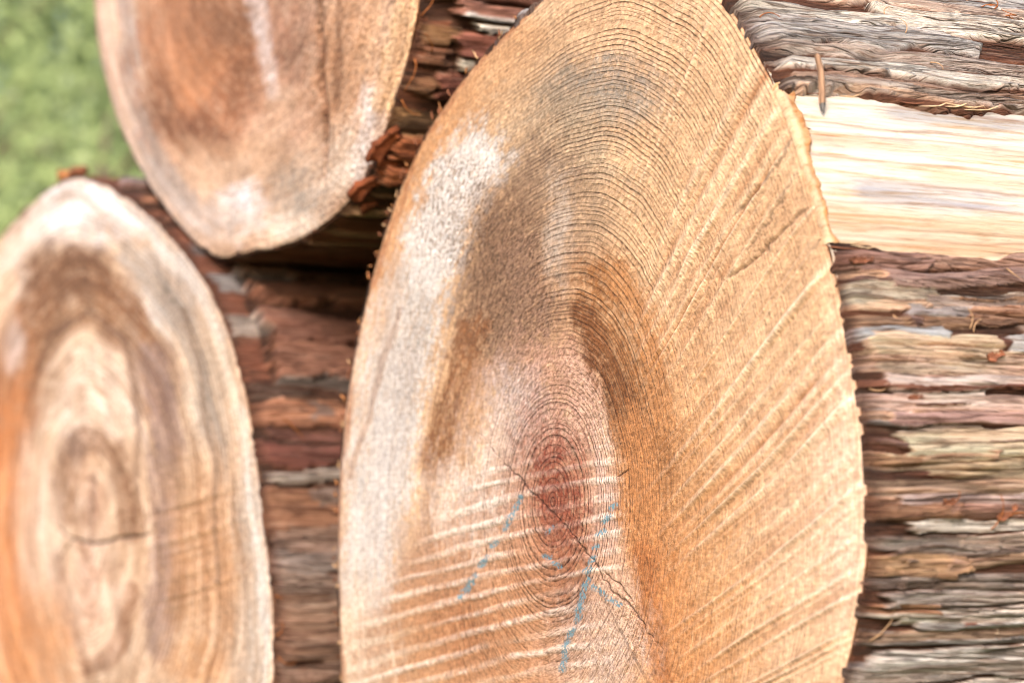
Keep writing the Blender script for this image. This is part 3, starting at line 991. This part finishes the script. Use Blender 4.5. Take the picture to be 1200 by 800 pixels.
for i, (px, py, ln, wd, mt, up) in enumerate([
        (1008, 306, .010, .0018, M_CHIPR, .1), (1166, 418, .007, .0022, M_CHIPR, .3), (1072, 466, .007, .0013, M_CHIPR, .1),
        (1112, 590, .006, .0018, M_CHIPR, .5), (1180, 600, .009, .0016, M_CHIPR, .6)]):
    flake(OM, big, px, py, ln, wd, 0.0006, mt, 0.15, 100 + i, up)
M_SLV = plain_material('torn_wood_sliver', alb((236, 200, 160), 1.9), 400, 0.3)
rs = random.Random(77)
for i in range(26):
    px = rs.uniform(945, 1195)
    py = (106 + (px - 910) * 0.085 if i % 2 else 288 + rs.uniform(0, 8)) + rs.uniform(-5, 5)
    p, nrm, ph = surf(OM, px, py)
    ln = rs.uniform(.008, .026); tg = Vector((-math.sin(ph), 0, math.cos(ph))); a = rs.uniform(-.16, .16)
    ax = Vector((0, 1, 0)) * math.cos(a) + tg * math.sin(a)
    pts = [p + ax * (ln * (q - .5)) + nrm * (0.0004 + 0.0035 * rs.random() * max(0, q - .5) ** 2 * 4) for q in (0, .2, .45, .7, .88, 1)]
    wv_ = rs.uniform(.0003, .0008)
    vs, fs = tube(pts, [(wv_ * k_, wv_ * k_ * .5) for k_ in (.3, .9, 1, .8, .5, .1)], 5)
    link('wood_sliver', py_mesh('wood_sliver', vs, fs, False), M_SLV if i % 3 else M_CHIPR, big)
rf = random.Random(5)
for i, (px, py, ln, an, cu, mt) in enumerate([
        (930, 72, .012, -1.2, .6, M_FIB), (940, 80, .014, -.9, 1.2, M_FIB), (1165, 12, .024, .4, 2.2, M_FIBD), (1178, 20, .022, -.3, -2.4, M_FIBD),
        (1190, 30, .018, 1.0, 2.6, M_FIBD), (1150, 10, .02, .2, -1.6, M_FIBD), (1130, 8, .016, .5, 1.0, M_FIB), (1060, 40, .014, .9, .8, M_FIB),
        (1036, 18, .012, 1.4, -.8, M_FIB), (1135, 385, .012, 1.2, .8, M_FIB), (1140, 390, .011, 1.7, -.8, M_FIB), (1178, 315, .010, -1.2, .6, M_FIB),
        (1090, 75, .012, -.6, -1, M_FIB), (1160, 70, .014, -1.1, .9, M_FIB), (1018, 455, .016, -.7, 1.1, M_FIB), (1018, 750, .026, .9, .3, M_FIB),
        (1160, 620, .02, .8, .3, M_FIBD), (1175, 610, .018, 1.0, -.5, M_FIBD), (1105, 585, .013, -.8, 1.4, M_FIBD), (1045, 370, .012, -1.0, .4, M_FIB),
        (905, 30, .018, .3, 1.0, M_FIBD), (890, 22, .014, .7, -1.0, M_FIBD), (1085, 12, .02, .1, .6, M_FIB), (985, 30, .016, .2, .5, M_FIB)]):
    fibre(OM, big, px, py, ln * 0.85, mt, an, cu, 0.0003, 40 + i)
# frayed bast along the far rim of the main face
for i in range(70):
    py = rf.uniform(20, 800)
    ph = None
    cand = np.linspace(1.6, 3.7, 400)
    _, vv, _ = OM.pix(OM.r(cand) * np.cos(cand), OM.r(cand) * np.sin(cand))
    ph = float(cand[np.argmin(np.abs(vv - py))])
    rr = float(OM.r(ph)) + 0.001
    p = Vector((rr * math.cos(ph), rf.uniform(-.001, .002), rr * math.sin(ph)))
    nrm = Vector((math.cos(ph), 0, math.sin(ph))); tg = Vector((-math.sin(ph), 0, math.cos(ph)))
    pts = [p]; a = rf.uniform(-1.2, 1.2)
    for k in range(4):
        pts.append(pts[-1] + (nrm * math.cos(a) + tg * math.sin(a) + Vector((0, rf.uniform(-.5, .3), 0))).normalized() * rf.uniform(.0004, .0018))
        a += rf.uniform(-.5, .5)
    vs, fs = tube(pts, [0.0006, .0006, .0005, .0003, .0001], 5)
    link('bark_fibre', py_mesh('bark_fibre', vs, fs), (M_CHIPR, M_CHIP, M_CHIPR, M_FIB)[i % 4], big)

# ================================================================== lower left log
OFF_L = -0.02
ORG_L = on_face(105, 620, OFF_L)
low = log_root(ORG_L, 'lower left log with a short dark crack across its blurred orange and cream sawn end')
bz = PITH[2] - 0.283 - ORG_L[2]
OL = Outline(ORG_L, [(320, 800), (319, 740), (317, 690), (311, 640), (305, 590), (298, 530), (290, 480), (280, 435), (268, 395), (250, 350), (230, 318),
                     (200, 280), (170, 252), (140, 230), (110, 214), (85, 209), (60, 220), (40, 236), (20, 257), (0, 278), (-20, 312), (-38, 370),
                     (-50, 450), (-57, 540), (-58, 640)],
             [(.24, bz * .62), (.16, bz * .88), (.06, bz * .98), (-.06, bz * .98), (-.16, bz * .9), (-.23, bz * .65)], OFF_L)


def simple_crack(ch, h, pts, w, depth, col=(80, 50, 38), a=0.85):
    d, t = ch.dist(pts, 6)
    m = np.exp(-(d / (w * np.clip(np.minimum(t, 1 - t) * 5, 0.3, 1))) ** 2)
    ch.put(a * m, col)
    return h - depth * m


def paint_low(u, v, X, Z, RH, PP, r):
    ch = Chart(u, v, (218, 184, 148), RH, PP)
    B, K = ch.blob, ch.stroke
    B(95, 250, 80, 40, (240, 226, 210), 0.95)
    B(20, 330, 30, 60, (232, 208, 182), 0.8)
    B(200, 330, 50, 60, (206, 192, 174), 0.85)
    B(250, 440, 30, 100, (214, 192, 164), 0.8)
    K([(150, 290), (205, 360), (240, 450), (258, 560)], 10, (176, 160, 140), 0.6)
    K([(180, 300), (232, 400), (262, 520)], 5, (150, 134, 116), 0.5)
    B(300, 660, 24, 160, (208, 192, 170), 0.9)
    K([(275, 560), (277, 660), (276, 780)], 3, (140, 120, 96), 0.6)
    K([(18, 520), (28, 400), (58, 330), (90, 320), (130, 345), (165, 410), (176, 470)], 26, (154, 108, 70), 0.92)
    B(75, 318, 46, 28, (128, 90, 60), 0.85)
    K([(40, 430), (70, 380), (110, 365), (140, 400)], 15, (156, 112, 74), 0.8)
    B(112, 460, 50, 60, (236, 208, 178), 0.9)
    B(130, 500, 40, 26, (234, 206, 176), 0.7)
    K([(180, 420), (196, 520), (194, 640), (188, 760)], 18, (164, 134, 114), 0.9)
    B(200, 500, 14, 70, (150, 120, 102), 0.6)
    B(240, 660, 40, 110, (210, 162, 116), 0.8)
    B(215, 700, 16, 36, (168, 124, 84), 0.6)
    B(215, 570, 22, 40, (188, 150, 112), 0.6)
    B(230, 780, 40, 30, (208, 156, 106), 0.7)
    K([(75, 600), (78, 550), (100, 515), (135, 530), (152, 580), (154, 620)], 14, (150, 108, 74), 0.8)
    B(92, 530, 16, 22, (134, 104, 84), 0.7)
    B(106, 590, 24, 40, (216, 178, 144), 0.8)
    B(106, 590, 12, 30, (196, 150, 118), 0.5)
    K([(30, 560), (36, 460), (60, 390), (104, 362), (146, 400), (160, 470), (166, 560)], 4, (120, 84, 58), 0.6)
    K([(214, 360), (240, 450), (252, 560), (254, 680)], 3, (150, 124, 100), 0.6)
    K([(110, 640), (104, 600), (112, 560)], 3, (120, 90, 70), 0.5)
    K([(66, 660), (82, 740), (104, 780), (140, 760), (156, 690)], 10, (154, 110, 78), 0.75)
    B(110, 690, 32, 62, (226, 190, 158), 0.85)
    B(108, 690, 12, 50, (200, 156, 126), 0.5)
    B(10, 640, 32, 220, (222, 150, 92), 0.9)
    B(-10, 560, 22, 90, (202, 128, 72), 0.7)
    B(45, 620, 22, 110, (236, 206, 176), 0.7)
    B(40, 760, 36, 60, (224, 160, 104), 0.8)
    B(16, 405, 10, 24, (244, 226, 208), 0.6)
    K([(10, 330), (-20, 420), (-30, 540)], 14, (232, 196, 160), 0.7)
    K([(140, 232), (190, 276), (228, 322), (262, 392)], 6, (200, 182, 160), 0.5)
    ch.c *= 1 + 0.30 * fbm(u / 22, v / 44, 72, 4)[..., None]
    ch.c *= np.clip(1 + 1.1 * ch.band, 0.4, 1.5)[..., None] ** np.array([0.75, 1.0, 1.25])
    ch.c *= 1 + 0.4 * fbm(u / 6, v / 30, 172, 4)[..., None]
    h = 0.001 * fbm(u / 60, v / 60, 95, 3)
    e = np.interp(((v + 0.25 * (u - 200) + 0.001 * (u - 200) ** 2) / 11) % 90, *prof(24, 90))
    reg = np.exp(-(((u - 235) / 50) ** 2 + ((v - 640) / 90) ** 2))
    h = h + 0.0018 * reg * e
    ch.put(0.35 * reg * np.clip(0.4 - e, 0, 1) / 0.4, (170, 124, 84))
    h = simple_crack(ch, h, [(66, 660), (84, 632), (108, 641), (132, 634), (152, 629), (190, 626)], 2.0, 0.0024, (96, 78, 68), 0.75)
    h = simple_crack(ch, h, [(84, 634), (72, 626), (62, 614)], 2.0, 0.002, (110, 86, 70), 0.6)
    amt = np.full(u.shape, 0.6)
    return h, ch.done(), amt, np.full(u.shape, 0.4), np.zeros(u.shape)


lphi = var_axis(640, 90, math.radians(-40), math.radians(220))
cut_face(OL, low, lphi, 240, paint_low, M_FACE_FAR, ring_n=60, seed=50)
LS = lambda *a: strip_px(*a, ol=OL, mm=0.0005)
handL = [LS(*a) for a in [
    (296, 20, 5, 120, 3, (124, 116, 118)), (330, 30, 4, 60, 2.5, (138, 132, 134)), (385, 22, 2, 30, 3, (150, 136, 128)), (300, 12, 27, 160, 16, (132, 82, 56)),
    (324, 12, 25, 200, 13, (140, 88, 62)), (350, 22, 24, 200, 16, (138, 86, 64)), (390, 24, 22, 220, 16, (126, 78, 62)), (428, 24, 18, 220, 15, (144, 92, 72)),
    (448, 10, 22, 160, 8, (158, 146, 142)), (462, 10, 2, 40, 4, (120, 90, 78)), (485, 18, -9, 60, 8, (164, 104, 74)), (482, 14, 38, 160, 6, (128, 100, 90)),
    (512, 8, 6, 200, 5, (112, 66, 56)), (532, 14, -9, 200, 8, (118, 64, 54)), (557, 8, 2, 200, 9, (142, 130, 122)), (590, 28, -9, 200, 8, (140, 92, 66)),
    (580, 12, 30, 200, 9, (126, 102, 92)), (625, 14, 3, 160, 6, (134, 104, 90)), (652, 13, -9, 200, 9, (126, 110, 104)), (678, 14, 2, 200, 8, (128, 104, 92)),
    (715, 22, -9, 200, 7, (130, 98, 80)), (755, 18, 0, 200, 8, (122, 88, 70)), (790, 14, -9, 200, 7, (132, 100, 84)), (262, 14, 2, 200, 6, (132, 82, 62)), (240, 10, 0, 200, 8, (150, 96, 70)),
    (222, 8, 3, 200, 9, (120, 104, 110))]]
rg = np.random.default_rng(31)
rndL = fill_strips(rg, [(-1.2, 2.0, RED, (0.004, 0.009), (0.001, 0.004))], 30, 0.3) + fill_strips(rg, [(2.0, 5.1, RED + GREY, (0.003, 0.012), (0.003, 0.009))], 160, 1.5)
bphiL = var_axis(520, 120, -0.75, 1.95)
bark(OL, low, bphiL, y_axis(0.26, 0.0013, LEN), rndL + handL, RED, M_BARK, None, seed=6, thick=0.003, base_col=(118, 76, 60), kb=0.6, split=0.35)
far_end(OL, low, LEN)

# ================================================================== upper left log
OFF_U = -0.012
ORG_U = on_face(300, -70, OFF_U)
upl = log_root(ORG_U, 'upper log lying across the two lower ones, white streak on its blurred sawn end')
OU = Outline(ORG_U, [(106, -60), (109, 0), (114, 50), (122, 90), (133, 130), (150, 170), (168, 205), (190, 238), (215, 270), (238, 292), (256, 302), (275, 298),
                     (300, 292), (330, 287), (350, 280), (375, 264), (400, 244), (420, 220), (440, 180), (458, 130), (472, 85), (483, 40), (490, 0), (496, -60)],
             [(.24, .12), (.18, .21), (.08, .265), (-.04, .275), (-.15, .235), (-.24, .15)], OFF_U, sm=4)


def paint_up(u, v, X, Z, RH, PP, r):
    ch = Chart(u, v, (212, 176, 142), RH, PP)
    B, K = ch.blob, ch.stroke
    K([(116, -20), (124, 80), (150, 160), (200, 240)], 20, (222, 190, 162), 0.9)
    K([(150, 0), (158, 90), (178, 170), (215, 235)], 14, (178, 158, 140), 0.9)
    K([(178, 190), (205, 235), (235, 265)], 14, (178, 160, 142), 0.7)
    B(250, 60, 90, 130, (176, 120, 82), 0.95, warp=12, soft=0.5)
    B(215, 60, 34, 90, (198, 146, 106), 0.6)
    B(270, 30, 40, 44, (142, 100, 68), 0.8)
    B(238, 160, 36, 20, (128, 84, 56), 0.85, rot=25)
    B(195, 130, 16, 40, (144, 98, 66), 0.75, rot=-15)
    B(230, 90, 24, 34, (196, 136, 90), 0.5)
    B(285, 80, 18, 46, (148, 102, 68), 0.65)
    B(250, 175, 60, 14, (206, 160, 120), 0.4)
    B(345, 50, 34, 80, (158, 118, 92), 0.85)
    B(340, 130, 40, 40, (200, 158, 126), 0.7)
    K([(292, -30), (304, 20), (314, 60), (322, 108)], 11, (230, 212, 196), 0.7, w2=7, soft=0.8)
    K([(340, 110), (300, 190), (250, 205)], 16, (218, 182, 148), 0.6)
    B(290, 190, 60, 26, (216, 178, 142), 0.6)
    B(283, 245, 30, 26, (232, 222, 212), 0.9)
    B(240, 262, 40, 24, (208, 186, 166), 0.7)
    B(350, 220, 30, 40, (180, 162, 140), 0.85)
    B(330, 262, 60, 16, (216, 196, 170), 0.7)
    B(405, 90, 34, 110, (190, 142, 100), 0.8)
    K([(372, 0), (376, 70), (380, 130), (380, 205)], 5, (120, 84, 56), 0.75)
    K([(395, 0), (400, 60), (392, 130)], 5, (140, 98, 66), 0.6)
    B(400, 190, 24, 40, (214, 194, 168), 0.7)
    K([(436, 110), (432, 150), (418, 205)], 13, (222, 208, 192), 0.7, soft=0.8)
    K([(478, 0), (468, 60), (452, 120)], 13, (224, 180, 130), 0.85)
    B(440, 40, 16, 60, (206, 160, 116), 0.6)
    ch.c *= 1 + 0.35 * fbm(u / 22, v / 34, 73, 4)[..., None]
    ch.c *= np.clip(1 + 0.8 * ch.band, 0.4, 1.5)[..., None] ** np.array([0.75, 1.0, 1.25])
    ch.c *= 1 + 0.4 * fbm(u / 6, v / 16, 173, 4)[..., None]
    h = 0.0015 * fbm(u / 40, v / 50, 96, 3)
    h = simple_crack(ch, h, [(372, -10), (376, 70), (380, 130), (381, 205)], 3, 0.003, (110, 76, 52), 0.7)
    spk = 0.35 + 0.6 * sstep(330, 390, u)
    return h, ch.done(), np.full(u.shape, 0.4), spk, np.zeros(u.shape)


uphi = var_axis(560, 110, math.radians(-190), math.radians(30))
cut_face(OU, upl, uphi, 220, paint_up, M_FACE_FAR, ring_n=60, seed=70)
US = lambda *a: strip_px(*a, ol=OU, mm=0.0005)
handU = [US(*a) for a in [
    (-20, 12, 0, 200, 8, (130, 78, 62)), (0, 9, 18, 200, 9, (150, 96, 80)), (8, 4, 26, 160, 11, (196, 188, 184)), (20, 5, 34, 200, 10, (186, 180, 170)),
    (40, 16, 24, 220, 9, (148, 82, 66)), (34, 12, 2, 22, 5, (150, 104, 64)), (66, 6, 28, 90, 9, (176, 168, 150)), (62, 9, 3, 24, 5, (126, 76, 50)),
    (90, 18, 20, 200, 8, (124, 64, 48)), (92, 12, -9, 20, 5, (138, 90, 58)), (120, 5, 26, 110, 8, (176, 132, 108)), (138, 14, -9, 120, 3, (164, 116, 68)),
    (166, 16, 4, 36, 9, (164, 84, 42)), (196, 14, 2, 30, 10, (168, 88, 46)), (182, 10, 20, 160, 6, (110, 62, 40)), (222, 14, 6, 140, 5, (124, 84, 52)),
    (246, 16, -9, 200, 5, (168, 122, 82)), (268, 12, -9, 200, 4, (150, 106, 72)), (284, 10, -9, 200, 4, (120, 82, 56))]]
rg = np.random.default_rng(41)
rndU = fill_strips(rg, [(-1.9, 1.2, RED, (0.003, 0.008), (0.001, 0.005))], 40, 0.3) + fill_strips(rg, [(1.2, 4.3, RED + GREY, (0.003, 0.012), (0.003, 0.009))], 160, 1.5)
bphiU = var_axis(520, 140, -1.9, 0.9)
bark(OU, upl, bphiU, y_axis(0.26, 0.0013, LEN), rndU + handU, RED, M_BARK, None, seed=9, thick=0.003, base_col=(118, 72, 52), kb=0.62, split=0.45)
far_end(OU, upl, LEN)
for i, (px, py, ln, wd, mt, up) in enumerate([(445, 165, .03, .010, M_CHUNK, 1.2), (428, 215, .026, .010, M_CHUNK, 1.0), (455, 190, .02, .008, M_CHUNK, .6), (432, 240, .014, .004, M_CHUNK, .8)]):
    flake(OU, upl, px, py, ln * .7, wd * .5, 0.003, mt, 0.3, 300 + i, up)
for i, (px, py, ln, an, cu) in enumerate([(490, 20, .03, 1.2, .4), (484, 70, .03, -1.2, -.4), (470, 115, .024, -1.0, .4), (505, 60, .02, 1.5, .6)]):
    fibre(OU, upl, px, py, ln * .7, M_FIBD, an, cu, 0.0004, 90 + i)
for i, (px, py, ln, an, cu) in enumerate([(330, 490, .03, -.7, -.3), (325, 770, .02, -.8, .6), (322, 745, .016, .6, .6), (320, 700, .012, -.4, 1)]):
    fibre(OL, low, px, py, ln * .7, M_FIBD, an, cu, 0.0004, 120 + i)

# rolled rim of torn bark on top of the lower log
for i, (px, py, ln, wd, mt, up) in enumerate([(92, 208, .018, .006, M_CHIPR, 1.3), (75, 210, .014, .005, M_CHIP, 1.5)]):
    flake(OL, low, px, py, ln, wd, 0.003, mt, 0.5, 330 + i, up)

# ================================================================== splinter stuck in the bark edge
p, nrm, ph = surf(OM, 962, 98)
wtop = PITH + p[0] * T_AX + p[1] * D_AX + p[2] * Z_AX
dep = (wtop - O) @ FWD - 0.004
a = O + ray(957, 64) * (dep + 0.001); b = O + ray(967, 133) * (dep - 0.004)
mid = (a + b) / 2
k0 = [Vector(a + (b - a) * t - mid) + Vector((0.0007 * math.sin(t * 5), 0, 0)) for t in (0, 0.06, 0.3, 0.6, 0.76, 0.84, 0.93, 1.0)]
wv = [.0012, .0019, .0020, .0021, .0022, .0020, .0012, .0003]
spl = bpy.data.objects.new('wood_splinter', None); COL.objects.link(spl); spl.location = Vector(mid)
spl['label'] = 'small upright wood splinter with grey pointed tip at the bark edge above bare wood'
spl['category'] = 'splinter'
vs, fs = tube(k0[:6], [(w, w * .6) for w in wv[:6]], 7)
link('shaft', py_mesh('shaft', vs, fs, False), plain_material('splinter_wood', alb((176, 138, 112), 1.7), 500, 0.3, stretch=(1, 1, .15)), spl)
vs, fs = tube(k0[5:], [(w * 1.03, w * .62) for w in wv[5:]], 7)
link('tip', py_mesh('tip', vs, fs, False), plain_material('splinter_grey_tip', alb((120, 116, 116), 1.7), 500, 0.3, stretch=(1, 1, .15)), spl)

# ================================================================== ground and greenery behind
k = NT('grass_soil', 0.95, 0.1)
tc = k.n('ShaderNodeTexCoord').outputs['Object']
g1 = k.noise(tc, 0.6, 5, 0.6); g2 = k.noise(tc, 9, 4, 0.6)
c = k.mix(k.remap(g1, 0.35, 0.65), (0.075, 0.10, 0.035), (0.14, 0.17, 0.06))
c = k.mix(k.math('MULTIPLY', k.remap(g2, 0.5, 0.7), 0.5), c, (0.16, 0.13, 0.07))
m_ground = k.finish(c, k.bump(g2, 0.03, 0.7))
GZ = PITH[2] - 0.286
n = 80
xs = np.concatenate([-np.geomspace(2, 300, n // 2)[::-1], np.linspace(-1.9, 1.9, 20), np.geomspace(2, 300, n // 2)])
GX, GY = np.meshgrid(xs, xs + 3, indexing='xy')
far = np.clip((np.hypot(GX, GY) - 3) / 6, 0, 1)
GZz = GZ + far * 0.12 * fbm(GX / 3, GY / 3, 700, 3)
Vg = np.stack([GX, GY, GZz], -1)
q4 = quads(len(xs), len(xs), False)
gr = link('ground', mesh_np('ground', Vg.reshape(-1, 3), q4.ravel(), np.full(len(q4), 4)), m_ground)
gr['kind'] = 'structure'


def leaf_material(name, c1, c2, c3):
    k = NT(name, 0.55, 0.3)
    v = k.attr('shade')
    c = k.mix(k.remap(v, 0.0, 0.6), c1, c2)
    c = k.mix(k.remap(v, 0.6, 1.0), c, c3)
    m = k.finish(c)
    k.b.inputs['Transmission Weight'].default_value = 0.0
    tr = k.n('ShaderNodeBsdfTranslucent'); k.l(c, tr.inputs['Color'])
    mx = k.n('ShaderNodeMixShader'); mx.inputs[0].default_value = 0.55
    k.l(k.b.outputs[0], mx.inputs[1]); k.l(tr.outputs[0], mx.inputs[2])
    k.l(mx.outputs[0], k.t.nodes['Material Output'].inputs['Surface'])
    return m


M_LEAF = [leaf_material('leaf_fresh', (0.25, 0.29, 0.11), (0.43, 0.48, 0.22), (0.62, 0.64, 0.40)),
          leaf_material('leaf_deep', (0.12, 0.17, 0.07), (0.22, 0.28, 0.12), (0.34, 0.40, 0.22)),
          leaf_material('leaf_pale', (0.30, 0.36, 0.14), (0.48, 0.56, 0.25), (0.66, 0.70, 0.44))]
M_TRUNK = plain_material('tree_bark', (0.13, 0.09, 0.065), 12, 0.5, stretch=(3, 3, .5))


def leaves(cents, n, spread, size, rng):
    """n leaf blades round clump centres -> one crown mesh"""
    c = cents[rng.integers(len(cents), size=n)]
    p = c + rng.normal(size=(n, 3)) * spread * np.array([1, 1, .8])
    d = rng.normal(size=(n, 3)); d /= np.linalg.norm(d, axis=1)[:, None]
    e = np.cross(d, rng.normal(size=(n, 3))); e /= np.linalg.norm(e, axis=1)[:, None]
    s = size * rng.uniform(.6, 1.3, size=(n, 1))
    fold = np.cross(d, e) * s * .15
    V = np.stack([p - d * s, p + e * s * .45 + fold, p + d * s, p - e * s * .45 + fold], 1).reshape(-1, 3)
    sh = np.repeat(np.clip(rng.normal(.45, .22, n), 0, 1), 4)
    return V, sh


def tree(name, cat, label, group, x, y, hgt, rad, leafm, seed, trunk_r=0.07, n=5000, crown_lo=0.25, size=0.06):
    rng = np.random.default_rng(seed)
    e = bpy.data.objects.new(name, None); COL.objects.link(e); e.location = (x, y, GZ - 0.02)
    e['label'] = label; e['category'] = cat
    if group:
        e['group'] = group
    lean = rng.normal(size=2) * 0.12
    pts = [(lean[0] * t * hgt * .3 + 0.05 * math.sin(t * 7 + seed), lean[1] * t * hgt * .3, t * hgt * 0.9) for t in np.linspace(0, 1, 8)]
    vs, fs = tube(pts, [trunk_r * (1.15 - .95 * t) for t in np.linspace(0, 1, 8)], 9)
    cents = []
    for i in range(18):
        t = rng.uniform(crown_lo, 1.0); k = int(t * 7)
        b = np.array(pts[k]); an = rng.uniform(0, 6.28)
        rr = rad * rng.uniform(.35, 1.0) * (1.15 - 0.75 * t if crown_lo < .5 else 1)
        tip = b + np.array([math.cos(an) * rr, math.sin(an) * rr, rng.uniform(.05, .35) * rad])
        v2, f2 = tube([b, (b + tip) / 2 + np.array([0, 0, .06 * rad]), tip], [trunk_r * .35, trunk_r * .22, trunk_r * .08], 5)
        o = len(vs); vs += v2; fs += [tuple(q + o for q in f) for f in f2]
        cents += [tip, (b + tip) / 2, tip + rng.normal(size=3) * rad * .2]
    link('trunk', py_mesh('trunk', vs, fs), M_TRUNK, e)
    V, sh = leaves(np.array(cents), n, rad * .26, size, rng)
    q = np.arange(len(V))
    link('crown', mesh_np('crown', V, q, np.full(len(V) // 4, 4), {'shade': ('FLOAT', sh)}, smooth=False), leafm, e)
    return e


GRP = 'trees and bushes behind the log pile'
tree('leafy_bush', 'bush', 'fresh green bush blurred behind the left side of the pile', None, -0.95, 5.2, 1.38, 0.7, M_LEAF[2], 1, .03, 2600, .1, .022)
tree('leafy_bush', 'bush', 'pale sunlit bush blurred above the lower left log', None, -1.75, 7.6, 2.3, 0.9, M_LEAF[2], 2, .04, 5000, .1, .026)
tree('tree', 'tree', 'dark green tree blurred in the upper left corner behind the logs', None, -2.6, 10.5, 4.4, 1.5, M_LEAF[1], 3, .12, 8000, .2, .04)
tree('tree', 'tree', 'slim trunked green tree blurred just left of the upper log', None, -1.5, 11.5, 5.0, 1.6, M_LEAF[2], 4, .12, 8000, .22, .04)
for i, (x, y, h) in enumerate([(-5.2, 15, 6), (-3.6, 17, 6.5), (-2.0, 18, 6.5), (0.2, 16, 5.5), (3, 18, 6), (6, 15, 5), (9, 19, 6)]):
    tree('tree', 'tree', 'broad green tree in the hedge line far behind the logs', GRP, x, y, h, h * .34, M_LEAF[i % 3], 20 + i, .14, 9000, .12, .07)

# ================================================================== light, world, camera
sun_dir = Vector((-0.15, -0.82, 0.48)).normalized()
sd = bpy.data.lights.new('sun', 'SUN'); sd.energy = 1.5; sd.angle = math.radians(14); sd.color = (1.0, 0.955, 0.89)
so = bpy.data.objects.new('sun', sd); COL.objects.link(so)
so.rotation_euler = sun_dir.to_track_quat('Z', 'Y').to_euler(); so.location = (0, -3, 5)
w = bpy.data.worlds.new('World'); S.world = w; w.use_nodes = True
nt = w.node_tree
sky = nt.nodes.new('ShaderNodeTexSky'); sky.sky_type = 'NISHITA'; sky.sun_disc = False
sky.sun_elevation = math.asin(sun_dir.z); sky.sun_rotation = math.atan2(sun_dir.x, sun_dir.y)
sky.dust_density = 3.5; sky.ozone_density = 0.6
nt.links.new(sky.outputs[0], nt.nodes['Background'].inputs[0])
nt.nodes['Background'].inputs[1].default_value = 0.14

cd = bpy.data.cameras.new('camera'); cam = bpy.data.objects.new('camera', cd); COL.objects.link(cam)
cd.lens = 85; cd.sensor_width = 36; cd.clip_start = 0.02; cd.clip_end = 1500
cam.location = (0, 0, CAM_H); cam.rotation_euler = (math.pi / 2 + PITCH, 0, 0)
cd.dof.use_dof = True; cd.dof.focus_distance = 1.06; cd.dof.aperture_fstop = 8.6; cd.dof.aperture_blades = 0
S.camera = cam
S.view_settings.view_transform = 'Standard'; S.view_settings.look = 'None'
S.view_settings.exposure = 1.42; S.view_settings.gamma = 1
S.cycles.use_denoising = True
S.cycles.filter_width = 0.8
S.cycles.max_bounces = 8
S.cycles.sample_clamp_indirect = 8
